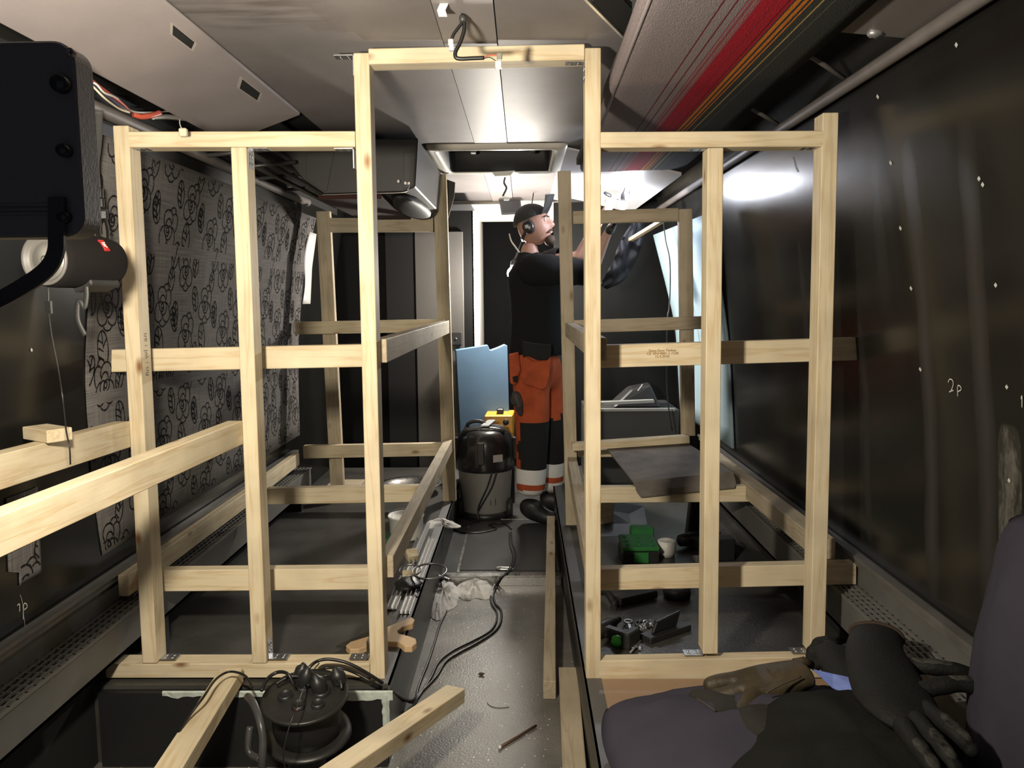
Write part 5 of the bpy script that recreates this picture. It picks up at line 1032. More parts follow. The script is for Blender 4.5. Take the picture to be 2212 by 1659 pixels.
MB().tube([PZ(1612, 1112, ZP+0.01), PZ(1652, 1190, ZP+0.01)], 0.003, 6).build('steel_strip', mat('grey_strip', (0.4, 0.4, 0.4), 0.4, 0.7), None, 'thin straight steel strip on the platform near the right heater', 'strip')
a, c = PZ(1500, 1208, ZP+0.012), PZ(1585, 1198, ZP+0.012); t = thing('spirit_level', 'grey spirit level lying across behind the right middle post', 'level', (a+c)/2)
MB().bar(a, c, 0.03, 0.024).build('level_body', mat('grey_level', (0.25, 0.25, 0.24), 0.4, 0.5), t, bevel=0.002)
MB().bar(a+(c-a)*0.96, c+(c-a)*0.05, 0.034, 0.028).build('level_cap', BLACKP, t, bevel=0.002)
MB().hexa([V((0.30, 3.9, ZP)), V((0.62, 3.9, ZP)), V((0.62, 3.93, ZP)), V((0.30, 3.93, ZP)), V((0.30, 4.1, ZP+0.16)), V((0.62, 4.1, ZP+0.10)), V((0.62, 4.13, ZP+0.10)), V((0.30, 4.13, ZP+0.16))]).build('leaning_board', mat('blue_grey_panel', (0.05, 0.05, 0.052), 0.5), None, 'blue-grey flat panel leaning in the dark under the right bunk', 'panel', bevel=0.002)
for k, (x, y, dx, h_) in enumerate(((0.78, 3.80, 0.02, 0.20), (0.80, 3.50, 0.0, 0.10))):
    MB().hexa([V((x, y, ZP)), V((x+0.14, y+0.02, ZP)), V((x+0.14, y+0.09, ZP)), V((x, y+0.07, ZP)), V((x+dx, y, ZP+h_)), V((x+0.14+dx, y+0.02, ZP+h_)), V((x+0.14+dx, y+0.09, ZP+h_)), V((x+dx, y+0.07, ZP+h_))]).build('black_case', BLACKP, None, ('tall black case standing deep under the right bunk', 'short black case leaning beside the tall one under the right bunk')[k], 'case', bevel=0.006)
# ================================================================ rear: vacuum cleaner, radio, foam boards, cabinet
vc = V((P(1049, 1100, 5.08).x, 5.08, ZR)); VC = thing('vacuum_cleaner', 'wet and dry vacuum cleaner with black head and grey drum in the aisle', 'vacuum cleaner', vc); MV = Matrix.Translation(vc)
b = MB(); b.lathe([(0, 0.03), (0.145, 0.03), (0.155, 0.05), (0.172, 0.30), (0.176, 0.31)], MV, 36); b.build('drum', mat('grey_drum_plastic', (0.25, 0.245, 0.235), 0.4, var=0.15, vscale=5), VC)
b = MB(); b.lathe([(0.180, 0.305), (0.186, 0.32), (0.186, 0.40), (0.178, 0.47), (0.166, 0.52), (0.14, 0.55), (0.10, 0.562), (0, 0.565)], MV, 36); b.build('motor_head', mat('black_vacuum_plastic', (0.014, 0.014, 0.015), 0.22), VC)
b = MB(); b.lathe([(0.10, 0.0), (0.165, 0.0), (0.165, 0.035), (0.14, 0.045)], MV, 30); b.build('base_ring', BLACKP, VC)
b = MB(); g = [[MV @ V((x, y, 0.565+0.035*math.cos(y*9)*math.cos(x*9)-0.012)) for x in [-0.13+0.26*i/8 for i in range(9)]] for y in [-0.09+0.2*j/6 for j in range(7)]]; b.sheet(g, (0, 0, -0.02)); b.build('head_cover', mat('glossy_vacuum_top', (0.03, 0.03, 0.032), 0.15), VC)
b = MB(); b.tube([MV @ V((-0.05+0.06*math.cos(a), -0.02, 0.575+0.035*math.sin(a))) for a in [math.pi*i/10 for i in range(11)]], 0.012, 8, flat=0.6); b.build('lift_handle', BLACKP, VC)
MB().hexa([MV @ V(q) for q in ((-0.02, -0.09, 0.585), (0.03, -0.09, 0.585), (0.07, 0.05, 0.60), (0.02, 0.05, 0.60), (-0.02, -0.09, 0.592), (0.03, -0.09, 0.592), (0.07, 0.05, 0.607), (0.02, 0.05, 0.607))]).build('silver_strap', mat('satin_grey', (0.45, 0.45, 0.44), 0.35, 0.6), VC)
for a in (-95, 10, 170):
    M = MV @ Matrix.Rotation(math.radians(a), 4, 'Z'); b = MB(); b.box(0.176, 0.20, -0.022, 0.022, 0.36, 0.50, M); b.build('latch', BLACKP, VC, bevel=0.005)
M = MV @ Matrix.Rotation(math.radians(-62), 4, 'Z'); MB().box(0.184, 0.1885, -0.032, 0.032, 0.375, 0.42, M).build('rating_label', mat('grey_label', (0.35, 0.35, 0.34), 0.5), VC)
for s in (-1, 1):
    M = Matrix.Translation(vc+V((0.155*s, -0.05, 0.06))) @ Matrix.Rotation(math.pi/2, 4, 'Y'); b = MB(); b.lathe([(0, -0.02), (0.055, -0.02), (0.062, 0), (0.055, 0.02), (0, 0.02)], M, 22); b.build('wheel', M_RUB, VC)
b = MB()
for dx in (0, 0.028): b.tube(spline([MV @ V((0.05+dx, -0.182, 0.315)), MV @ V((0.02+dx, -0.178, 0.22)), MV @ V((-0.03+dx*0.6, -0.172, 0.11)), MV @ V((-0.04, -0.17, 0.06)), MV @ V((-0.035, -0.19, 0.012))], 6), 0.005, 6)
b.build('power_cord', BLACKC, VC)
b = MB(); b.tube(spline([MV @ V((-0.035, -0.19, 0.008)), MV @ V((-0.12, -0.26, 0.007)), MV @ V((-0.17, -0.36, 0.007)), MV @ V((-0.05, -0.44, 0.007)), MV @ V((0.08, -0.36, 0.007)), MV @ V((0.03, -0.26, 0.007)), MV @ V((0.12, -0.24, 0.010)), MV @ V((0.17, -0.36, 0.008))], 7), 0.005, 6); b.build('floor_cord', BLACKC, VC)
# hand-drawn marks on the drum
b = MB(); M = MV @ Matrix.Rotation(math.radians(-72), 4, 'Z')
b.bar(M @ V((0.1655, -0.012, 0.10)), M @ V((0.166, -0.012, 0.135)), 0.002, 0.004, (1, 0, 0)); b.bar(M @ V((0.1655, 0.018, 0.10)), M @ V((0.166, 0.018, 0.14)), 0.002, 0.005, (1, 0, 0)); b.build('pen_mark', BLACKP, VC)
rd = P(1078, 925, 5.36); RD = thing('site_radio', 'yellow box radio with two round speakers behind the vacuum cleaner', 'radio', V((rd.x, 5.44, -0.955)))
M_YEL = mat('yellow_radio_plastic', (0.58, 0.30, 0.04), 0.45)
MB().hexa([V((rd.x-0.098, 5.36, -0.955)), V((rd.x+0.090, 5.36, -0.955)), V((rd.x+0.10, 5.56, -0.955)), V((rd.x-0.088, 5.56, -0.955)), V((rd.x-0.098, 5.36, -0.775)), V((rd.x+0.090, 5.36, -0.775)), V((rd.x+0.105, 5.56, -0.765)), V((rd.x-0.085, 5.56, -0.765))]).build('radio_case', M_YEL, RD, bevel=0.006)
for x in (-0.052, 0.046):
    b = MB(); b.lathe([(0, 0.004), (0.016, 0.006), (0.02, 0.002), (0.022, -0.004)], Matrix.Translation(V((rd.x+x, 5.358, -0.82))) @ Matrix.Rotation(math.pi/2, 4, 'X'), 18); b.build('radio_speaker', BLACKP, RD)
MB().box(rd.x-0.015, rd.x+0.03, 5.40, 5.46, -0.772, -0.735).build('radio_knob', BLACKP, RD, bevel=0.006)
MB().box(rd.x-0.10, rd.x+0.10, 5.37, 5.57, ZR, -0.956).build('step_stool', BLACKP, None, 'black box the yellow radio stands on, behind the vacuum cleaner', 'box', bevel=0.005)
M_XPS = mat('blue_foam_board', (0.095, 0.175, 0.275), 0.7, var=0.1, vscale=6)
def xps(pxs, D, th, label, zb):
    q = [P(x, y, D) for x, y in pxs]; lo = [V((q[-1].x, D, zb)), V((q[0].x, D, zb))]
    pts = q + [V((q[-1].x-0.01, D, zb)), V((q[0].x+0.012, D, zb))]
    return MB().prism(pts, (0, th, 0)).build('foam_board', M_XPS, None, label, 'foam board', bevel=0.002)
xps([(985, 757), (1054, 745), (1055, 752), (1060, 756)], 5.66-0.02, 0.0001, '', ZR) if False else None
q = [P(x, y, 5.52) for x, y in ((985, 757), (1054, 746), (1058, 756), (1062, 757), (1078, 751), (1091, 745), (1096, 747))]
MB().prism(q + [V((P(1103, 900, 5.52).x, 5.52, ZR)), V((P(1000, 900, 5.52).x, 5.52, ZR))], (-0.01, 0.045, 0.004)).build('foam_board', M_XPS, None, 'upright blue foam board standing behind the vacuum cleaner', 'foam board', bevel=0.002)
# light blue insulation along the right wall
b = MB(); g = []
for i in range(13):
    z = 0.42-1.20*i/12; xo = 0.135*max(0, z+0.15)
    g.append([V((XR(z)-0.016-xo*(0.35+0.65*k/6), 4.15+1.40*k/6, z)) for k in range(7)])
MB().sheet(g, (0.012, 0, 0)).build('window_insulation', mat('pale_blue_foam', (0.36, 0.50, 0.58), 0.6, var=0.06, vscale=4), None, 'pale blue insulation board covering the lit right window beyond the frame', 'foam board')
b = MB(); b.tube(spline([P(1432, 470, 5.0), P(1438, 520, 5.0), P(1446, 555, 4.95), P(1448, 600, 4.9), P(1446, 660, 4.9), P(1442, 690, 4.9), P(1440, 760, 4.9), P(1441, 850, 4.9), P(1452, 930, 4.9)], 6), 0.004, 6); b.build('window_cable', BLACKC, None, 'black cable wandering down in front of the pale blue insulation', 'cable')
# brown board edge under the right rack
MB().bar(P(1362, 518, 5.0), P(1432, 476, 4.6), 0.03, 0.02).build('rack_batten', mat('bare_brown_batten', (0.50, 0.33, 0.18), 0.7, var=0.2, vscale=20), None, 'short brown batten sticking out below the right rear rack', 'batten', bevel=0.002)
MB().box(0.40, 0.98, 5.05, 5.55, ZP, -0.70).build('low_cabinet', mat('grey_low_cabinet', (0.05, 0.05, 0.05), 0.45, var=0.15, vscale=5), None, 'low grey cabinet behind the right bunk with a pale top edge', 'cabinet', bevel=0.004)
MB().box(0.38, 0.95, 5.03, 5.06, -0.705, -0.690).build('cabinet_edge_strip', mat('pale_edge_strip', (0.34, 0.34, 0.33), 0.4), None, 'pale metal edge strip along the top of the low grey cabinet', 'strip')
b = MB(); c = P(1385, 850, 5.2); b.hexa([V((c.x-0.19, 5.15, -0.70)), V((c.x+0.12, 5.15, -0.70)), V((c.x+0.12, 5.4, -0.70)), V((c.x-0.19, 5.4, -0.70)), V((c.x-0.06, 5.2, -0.585)), V((c.x+0.06, 5.2, -0.56)), V((c.x+0.08, 5.4, -0.56)), V((c.x-0.06, 5.4, -0.585))]); b.build('black_bag', mat('black_nylon', (0.012, 0.012, 0.013), 0.5), None, 'black bag slumped on top of the low grey cabinet', 'bag', bevel=0.01)
MB().bar(P(1378, 844, 5.14), P(1388, 830, 5.14), 0.006, 0.006).build('white_stick', WHITE, None, 'small white stick poking from the black bag on the cabinet', 'stick')
MB().bar(P(1296, 871, 5.10), P(1412, 866, 5.10), 0.05, 0.02).build('pale_batten', mat('grey_batten', (0.30, 0.30, 0.29), 0.5), None, 'grey batten lying along the front of the cabinet top', 'batten', bevel=0.002)
# black plastic foil hanging under the right rack
b = MB(); g = []
L_ = [(1372, 474), (1352, 500), (1336, 530), (1326, 560), (1310, 590), (1296, 615)]; R_ = [(1392, 470), (1392, 505), (1382, 540), (1366, 580), (1345, 608), (1310, 625)]
for i, (a, c) in enumerate(zip(spline([P(x, y, 5.02) for x, y in L_], 3), spline([P(x, y, 5.05) for x, y in R_], 3))):
    g.append([a+(c-a)*k/6+V((0, 0.05*mnoise.noise(V((i*0.5, k*0.8, 2))), 0)) for k in range(7)])
b.sheet(g, (0, 0.003, 0)); b.build('black_foil', mat('black_plastic_foil', (0.008, 0.008, 0.010), 0.55, spec=0.2), None, 'black plastic foil hanging down from the right rear rack', 'foil')
# small things at the end of the left platform
MB().hexa([V((-1.18, 4.75, ZP)), V((-0.98, 4.75, ZP)), V((-0.98, 4.9, ZP)), V((-1.18, 4.9, ZP)), V((-1.18, 4.75, ZP+0.07)), V((-0.98, 4.75, ZP+0.07)), V((-0.98, 4.9, ZP+0.07)), V((-1.18, 4.9, ZP+0.07))]).build('wood_offcut', WOOD_OLD, None, 'brown wood block on the platform behind the far left post', 'offcut', bevel=0.003)
# ================================================================ marks on the walls
M_CHALK_GLINT = mat('grey_chalk_glint', (0.50, 0.50, 0.48), 0.9)
def wallmark(side, strokes, parent, nm='chalk_writing', wd=0.0028):
    b = MB(); eps = 0.0015
    for st_ in strokes:
        pts = []
        for x, y in st_:
            p = PX(x, y, 1.08 if side > 0 else -1.33)
            for _ in range(6): p = PX(x, y, XR(p.z) if side > 0 else XL(p.z))
            pts.append(p-V((eps*side, 0, 0)))
        pts = spline(pts, 4) if len(pts) > 2 else pts
        g = []
        for i, p in enumerate(pts):
            t = (pts[min(i+1, len(pts)-1)]-pts[max(i-1, 0)]).normalized(); n = V((1, 0, 0)).cross(t).normalized()*wd; g.append([p-n, p+n])
        b.sheet(g, smooth=False)
    o = b.build(nm, M_CHALK_GLINT, None, kind='structure', fix=False); return o
wallmark(1, [[(2049, 826), (2053, 819), (2059, 822), (2060, 832), (2055, 845), (2052, 846), (2061, 843)], [(2070, 856), (2070, 834), (2076, 835), (2077, 842), (2070, 846)]], None, wd=0.0015)
wallmark(1, [[(2207, 862), (2209, 855), (2209, 880)]], None, wd=0.0015)
wallmark(-1, [[(36, 1308), (41, 1305), (41, 1321)], [(49, 1338), (50, 1306), (56, 1305), (57, 1312), (51, 1317)]], None, wd=0.0016)
wallmark(-1, [[(42, 1285), (47, 1300), (50, 1330), (53, 1352), (54, 1385)]], None, 'hanging_thread', wd=0.0007)
wallmark(1, [[(1714, 339), (1717, 350), (1720, 362), (1725, 372)]], None, 'tape_scrap', wd=0.003)
for x, y in ((2067, 97), (1897, 209), (1925, 352), (2116, 386), (2124, 399), (1946, 493), (1969, 623), (2152, 616), (1989, 798), (2176, 836), (2181, 1038)): wallmark(1, [[(x-2, y-3), (x+2, y+3)]], None, 'screw_glint', wd=0.004)  # pale flecks painted as the glints of wall screws
for x, y in ((67, 756), (65, 935)): wallmark(-1, [[(x-2, y-2), (x+2, y+2)]], None, 'screw_glint', wd=0.004)  # painted screw glints on the left wall too
# ================================================================ the man
def skin(name, vs, es, m, parent, sub=2, root=0):
    """vs: list of (point, radius or (rx, ry)); grows a surface around the edges and bakes it to a plain mesh"""
    me = bpy.data.meshes.new(name+'_skeleton'); off = base_of(parent)
    me.from_pydata([tuple(V(p)-off) for p, r in vs], es, []); o = bpy.data.objects.new(name+'_tmp', me); COL.objects.link(o)
    sk = o.modifiers.new('skin', 'SKIN'); sk.use_smooth_shade = True
    ss = o.modifiers.new('sub', 'SUBSURF'); ss.levels = sub; ss.render_levels = sub
    lay = me.skin_vertices[0].data
    for i, (p, r) in enumerate(vs):
        lay[i].radius = r if isinstance(r, (tuple, list)) else (r, r); lay[i].use_root = (i == root)
    dg = bpy.context.evaluated_depsgraph_get(); out = bpy.data.meshes.new_from_object(o.evaluated_get(dg))
    bpy.data.objects.remove(o); bpy.data.meshes.remove(me)
    out.name = name; out.materials.clear()
    for x in (m if isinstance(m, (list, tuple)) else [m]): out.materials.append(x)
    for p in out.polygons: p.use_smooth = True; p.material_index = 0
    r = bpy.data.objects.new(name, out); COL.objects.link(r); r.parent = parent
    return r
def split(o, rules, parent):
    """cut faces of a baked mesh off into parts of their own: rules = [(name, material, test(centre, normal))]"""
    off = base_of(parent); me = o.data; bm = bmesh.new(); bm.from_mesh(me); res = []
    used = set()
    for nm, m, test in rules:
        fs = [f.index for f in bm.faces if f.index not in used and test(f.calc_center_median()+off, f.normal)]
        used |= set(fs)
        if not fs: continue
        b2 = bm.copy(); b2.faces.ensure_lookup_table(); keep = set(fs)
        bmesh.ops.delete(b2, geom=[f for f in b2.faces if f.index not in keep], context='FACES')
        for v in b2.verts: v.co += v.normal*0.0012
        nm_me = bpy.data.meshes.new(nm); b2.to_mesh(nm_me); b2.free(); nm_me.materials.append(m)
        for p in nm_me.polygons: p.material_index = 0; p.use_smooth = True
        q = bpy.data.objects.new(nm, nm_me); COL.objects.link(q); q.parent = parent; res.append(q)
    bm.faces.ensure_lookup_table()
    bmesh.ops.delete(bm, geom=[f for f in bm.faces if f.index in used], context='FACES'); bm.to_mesh(me); bm.free()
    return res
M_SKIN = mat('skin', (0.37, 0.205, 0.155), 0.5, var=0.08, vscale=30)
M_TEE = mat('black_tshirt', (0.010, 0.010, 0.011), 0.9, spec=0.15, bump=0.2, bscale=30)
M_ORG = mat('orange_work_cloth', (0.44, 0.085, 0.03), 0.8, var=0.35, vscale=9, bump=0.35, bscale=22, spec=0.2)
M_BLK = mat('black_work_cloth', (0.016, 0.016, 0.017), 0.85, bump=0.2, bscale=40, spec=0.2)
M_REFL = mat('silver_reflective_band', (0.70, 0.69, 0.67), 0.4, bump=0.4, bscale=30)
MD = 4.93
MAN = thing('person', 'man in black t-shirt, cap, ear defenders and orange work trousers reaching up with both arms', 'person', (P(1165, 1100, MD).x, MD, ZR))
p = lambda x, y, d=0.0: P(x, y, MD+d)
pelvis, waist, chest, nb, hd = p(1160, 762), p(1158, 690), p(1155, 610), p(1140, 552), p(1146, 520)
rs, re, rw = p(1140, 578, -0.17), p(1276, 590, -0.14), p(1311, 507, -0.18)
ls, le, lw = p(1172, 572, 0.17), p(1252, 556, 0.05), p(1298, 470, -0.02)
rh, rk, ra = p(1146, 785, -0.085), p(1150, 930, -0.09), p(1146, 1072, -0.09)
lh, lk, la = p(1176, 785, 0.085), p(1194, 930, 0.08), p(1190, 1068, 0.12)
def lerp(a, c, t): return a+(c-a)*t
rhd, lhd = p(1321, 488, -0.20), p(1318, 446, -0.04)
bv = [(pelvis, 0.12), (waist, 0.115), (chest, 0.125), (nb, 0.062), (hd, 0.056),
      (rs, 0.062), (re, 0.042), (lerp(re, rw, 0.35), 0.040), (rw, 0.027), (rhd, (0.036, 0.022)),
      (ls, 0.062), (le, 0.043), (lerp(le, lw, 0.35), 0.040), (lw, 0.027), (lhd, (0.036, 0.022)),
      (rh, 0.085), (rk, 0.058), (ra, 0.042), (lh, 0.085), (lk, 0.058), (la, 0.042)]
be = [(0, 1), (1, 2), (2, 3), (3, 4), (2, 5), (5, 6), (6, 7), (7, 8), (8, 9), (2, 10), (10, 11), (11, 12), (12, 13), (13, 14), (0, 15), (15, 16), (16, 17), (0, 18), (18, 19), (19, 20)]
def hand(vs, es, ih, palm, fwd, across, curl, thumb_dir, L_=0.075):
    """five separate fingers grown from the palm: fwd = finger direction, across = index to little finger, curl = bend direction"""
    for k, (s, ln) in enumerate(((-0.030, 0.92), (-0.010, 1.0), (0.010, 0.94), (0.029, 0.76))):
        b0 = palm+across*s+fwd*0.020; i0 = len(vs)
        vs.append((b0, 0.0098)); vs.append((b0+fwd*L_*0.45*ln+curl*0.010, 0.0090)); vs.append((b0+fwd*L_*0.72*ln+curl*0.030, 0.0084)); vs.append((b0+fwd*L_*0.85*ln+curl*0.050, 0.0072))
        es += [(ih, i0), (i0, i0+1), (i0+1, i0+2), (i0+2, i0+3)]
    i0 = len(vs); b0 = palm-across*0.028-fwd*0.012
    vs.append((b0, 0.0115)); vs.append((b0+thumb_dir*0.030+fwd*0.012, 0.0105)); vs.append((b0+thumb_dir*0.045+fwd*0.038+curl*0.012, 0.0088))
    es += [(ih, i0), (i0, i0+1), (i0+1, i0+2)]
fw = V((0.35, -0.05, 0.93)).normalized(); ac = V((0.55, 0.80, -0.2)).normalized(); cu = V((0.80, -0.45, -0.3)).normalized()
hand(bv, be, 14, lhd, fw, ac, cu, V((-0.4, -0.6, 0.35)).normalized())
f2 = V((0.60, 0.1, 0.78)).normalized(); a2 = V((-0.25, 0.95, 0.1)).normalized(); c2 = V((0.75, 0, -0.6)).normalized()
hand(bv, be, 9, rhd, f2, a2, c2, V((0.2, -0.7, 0.4)).normalized(), 0.07)
skin('body', bv, be, M_SKIN, MAN, 2)
# t-shirt: a lofted torso with two sleeves
tb = MB(); g = []
for c, rx, ry in ((p(1161, 766), 0.158, 0.166), (p(1161, 758), 0.170, 0.178), (p(1160, 712), 0.156, 0.160), (p(1158, 680), 0.150, 0.155), (p(1157, 645), 0.158, 0.163), (p(1156, 612), 0.166, 0.180), (p(1154, 590), 0.156, 0.205), (p(1152, 573), 0.118, 0.185), (p(1148, 560), 0.095, 0.140), (p(1144, 552), 0.072, 0.085), (p(1142, 547), 0.066, 0.074)):
    g.append([c+V((rx*math.cos(a)*(1+0.018*mnoise.noise(V((a*2, c.z*9, 1)))), ry*math.sin(a), 0.010*mnoise.noise(V((a*1.5, c.z*7, 4))))) for a in [2*math.pi*k/32 for k in range(33)]])
tb.sheet(g, (0, 0, 0))
tb.tube(spline([p(1148, 585, -0.10), p(1165, 584, -0.165), lerp(rs, re, 0.45), lerp(rs, re, 0.80), lerp(rs, re, 0.93)], 4), [0.10]*4+[0.092]*4+[0.084]*4+[0.076]*4+[0.070], 16, caps=False)
tb.tube(spline([p(1160, 583, 0.10), p(1178, 580, 0.165), lerp(ls, le, 0.3), lerp(ls, le, 0.5)], 4), [0.10]*4+[0.092]*4+[0.085]*4+[0.080], 16, caps=False)
tb.build('t_shirt', M_TEE, MAN)
# trousers with knee panels and reflective bands
qv = [(p(1160, 745), 0.163), (p(1159, 785), 0.165), (lerp(rh, rk, 0.22), 0.123), (lerp(rh, rk, 0.6), 0.118), (rk, 0.108), (lerp(rk, ra, 0.5), 0.098), (lerp(rk, ra, 0.8), 0.096), (p(1145, 1072, -0.09), 0.088),
      (lerp(lh, lk, 0.25), 0.110), (lerp(lh, lk, 0.65), 0.100), (lk, 0.095), (lerp(lk, la, 0.5), 0.088), (p(1188, 1062, 0.12), 0.080)]
qe = [(0, 1), (1, 2), (2, 3), (3, 4), (4, 5), (5, 6), (6, 7), (1, 8), (8, 9), (9, 10), (10, 11), (11, 12)]
tr = skin('trousers', qv, qe, M_ORG, MAN, 3, 1)
zpx = lambda y: P(1150, y, MD).z
near = lambda c: c.y < MD+0.01
xk = p(1122, 950).x
rules = [('reflective_band', M_REFL, lambda c, n: zpx(1035) < c.z < zpx(1004)),
         ('reflective_band', M_REFL, lambda c, n: c.z < zpx(1047)),
         ('knee_panel', M_BLK, lambda c, n: near(c) and zpx(1004) <= c.z < zpx(906) and c.x > xk+0.012*math.sin(c.z*30)),
         ('knee_panel', M_BLK, lambda c, n: (not near(c)) and zpx(1004) <= c.z < zpx(897) and c.x > p(1150, 900).x)]
split(tr, rules, MAN)
# pockets and holsters hanging over the trousers
def patch(nm, pxs, d, m, th=0.012, bev=0.004):
    return MB().prism([p(x, y, d) for x, y in pxs], (0, th, 0)).build(nm, m, MAN, bevel=bev)
patch('holster_pocket', [(1126, 772), (1134, 768), (1150, 780), (1180, 778), (1190, 770), (1186, 815), (1180, 838), (1170, 843), (1150, 836), (1128, 829)], -0.262, M_ORG, 0.02, 0.006)
patch('waist_flap', [(1127, 737), (1160, 742), (1190, 744), (1190, 768), (1182, 778), (1160, 778), (1138, 768), (1130, 774)], -0.276, M_BLK, 0.03, 0.006)
patch('side_pocket', [(1099, 766), (1120, 760), (1124, 800), (1112, 833), (1102, 828)], -0.215, M_ORG, 0.03, 0.006)
patch('pocket_tab', [(1107, 814), (1118, 811), (1118, 826), (1109, 826)], -0.222, M_BLK, 0.006, 0.001)
g1 = skin('hanging_glove', [(p(1112, 842, -0.20), 0.03), (p(1118, 862, -0.21), 0.034), (p(1122, 884, -0.20), 0.022), (p(1125, 899, -0.2), 0.012), (p(1108, 868, -0.2), 0.02), (p(1104, 858, -0.2), 0.014)], [(0, 1), (1, 2), (2, 3), (1, 4), (4, 5)], mat('dark_leather', (0.035, 0.03, 0.026), 0.6), MAN, 2)
# boots
for (k, an, toe) in (('boot', ra, 0.0), ('boot', la, 0.03)):
    a = V((an.x, an.y, ZR+0.05))
    skin('boot', [(V((an.x-0.01, an.y, ZR+0.17)), 0.062), (V((an.x-0.015, an.y, ZR+0.09)), 0.060), (V((an.x-0.035, an.y, ZR+0.048)), (0.048, 0.048)), (V((an.x+0.06, an.y-0.02, ZR+0.055)), (0.052, 0.05)), (V((an.x+0.14, an.y-0.035, ZR+0.044)), (0.048, 0.042)), (V((an.x+0.185, an.y-0.045, ZR+0.038)), (0.036, 0.034))], [(0, 1), (1, 2), (1, 3), (3, 4), (4, 5)], mat('black_boot', (0.012, 0.012, 0.012), 0.5), MAN, 2)
# head, seen in profile facing right and slightly up
MH = Matrix.Translation(p(1152, 487)) @ Matrix.Rotation(math.radians(-14), 4, 'Z') @ Matrix.Rotation(math.radians(-13), 4, 'Y')
def gs(d, c, w_): c = V(c).normalized(); return math.exp(-((d-c).length/w_)**2)
def headfn(d, q):
    r = 1.0
    q = V((d.x*0.096, d.y*0.075, d.z*0.118))
    if d.z < 0: q.x += 0.018*(-d.z)*(1 if d.x > 0 else -0.2)
    if d.z < -0.2: q.y *= 1-0.28*(-d.z-0.2)
    q += V((0.030, 0, -0.008))*gs(d, (1, 0, -0.18), 0.17) + V((0.012, 0, 0))*gs(d, (1, 0, 0.05), 0.16)
    q += V((0.009, 0, 0))*(gs(d, (0.95, 0.25, 0.24), 0.2)+gs(d, (0.95, -0.25, 0.24), 0.2))
    q -= V((0.012, 0, 0))*(gs(d, (0.93, 0.36, 0.06), 0.16)+gs(d, (0.93, -0.36, 0.06), 0.16))
    q += V((0.008, 0, 0))*gs(d, (0.9, 0, -0.50), 0.12) + V((0.008, 0, 0))*gs(d, (0.82, 0, -0.62), 0.09)
    q -= V((0.008, 0, 0))*gs(d, (0.85, 0, -0.56), 0.05) + V((0.007, 0, 0))*gs(d, (0.72, 0, -0.74), 0.10)
    q += V((0.016, 0, -0.004))*gs(d, (0.6, 0, -0.9), 0.22)
    return q
b = MB(); b.ball((0, 0, 0), 1, 48, 36, fn=headfn); hb = MB(); hb.v = [MH @ v for v in b.v]; hb.f = b.f; hb.sm = b.sm; hb.mi = b.mi
HEAD = hb.build('head', M_SKIN, MAN)
def hpart(nm, fnb, m, bev=0): 
    b = MB(); fnb(b); b.v = [MH @ v for v in b.v]; return b.build(nm, m, MAN, bevel=bev)
for s in (-1, 1):
    hpart('eye', lambda b: b.ball((0.083, 0.031*s, 0.010), (0.010, 0.012, 0.009), 12, 8), mat('eye_white', (0.6, 0.57, 0.54), 0.2))
    hpart('iris', lambda b: b.ball((0.0915, 0.031*s, 0.011), (0.003, 0.005, 0.005), 10, 6), BLACKP)
    hpart('eyebrow', lambda b: b.tube(spline([V((0.100, 0.012*s, 0.026)), V((0.098, 0.03*s, 0.032)), V((0.084, 0.05*s, 0.024))], 4), 0.0045, 6), mat('brown_hair', (0.05, 0.032, 0.022), 0.8))
    hpart('ear_cup', lambda b: b.lathe([(0, 0.030), (0.024, 0.030), (0.034, 0.022), (0.037, 0.0), (0.034, -0.012), (0.0, -0.012)], Matrix.Translation((-0.012, 0.083*s, -0.012)) @ Matrix.Rotation(-s*math.pi/2, 4, 'X') @ Matrix.Scale(1.18, 4, V((0, 1, 0))), 24), mat('black_ear_cup', (0.018, 0.018, 0.019), 0.3))
    hpart('ear_cup_mark', lambda b: b.box(-0.026, -0.006, 0.083*s+s*0.0305-0.0008, 0.083*s+s*0.0305+0.0008, -0.022, -0.002), mat('grey_print', (0.45, 0.45, 0.42), 0.5))
hpart('mouth', lambda b: b.tube(spline([V((0.092, -0.022, -0.066)), V((0.105, 0, -0.064)), V((0.092, 0.022, -0.066))], 5), [0.002]*2+[0.004]*7+[0.002]*2, 8), mat('lips', (0.36, 0.15, 0.13), 0.45))
hpart('moustache', lambda b: b.tube(spline([V((0.082, -0.034, -0.068)), V((0.104, -0.012, -0.053)), V((0.107, 0, -0.052)), V((0.104, 0.012, -0.053)), V((0.082, 0.034, -0.068))], 4), 0.0048, 6), MATS['brown_hair'])
hpart('beard', lambda b: b.ball((0.078, 0, -0.110), (0.034, 0.036, 0.032), 14, 10, fn=lambda d, q: q*(1+0.15*mnoise.noise(d*4))), MATS['brown_hair'])
hpart('headband', lambda b: b.tube([V((-0.016-0.075*math.sin(a)*0.9, 0.088*math.cos(a), -0.02-0.05*math.sin(a))) for a in [math.pi*i/16 for i in range(17)]], 0.006, 8, flat=1.6), BLACKP)
M_CAP = mat('black_cap_cloth', (0.014, 0.014, 0.015), 0.75, bump=0.2, bscale=60)
def capdome(b):
    g = []
    for i in range(9):
        th = math.pi*0.5*i/8
        g.append([V((-0.010+0.106*math.sin(th)*math.cos(a)*(1.02), 0.085*math.sin(th)*math.sin(a), 0.040+0.092*math.cos(th)-0.03*(math.sin(th)**4)*(-math.cos(a)*0.5+0.2))) for a in [2*math.pi*k/28 for k in range(29)]])
    b.sheet(g)
hpart('cap', capdome, M_CAP)
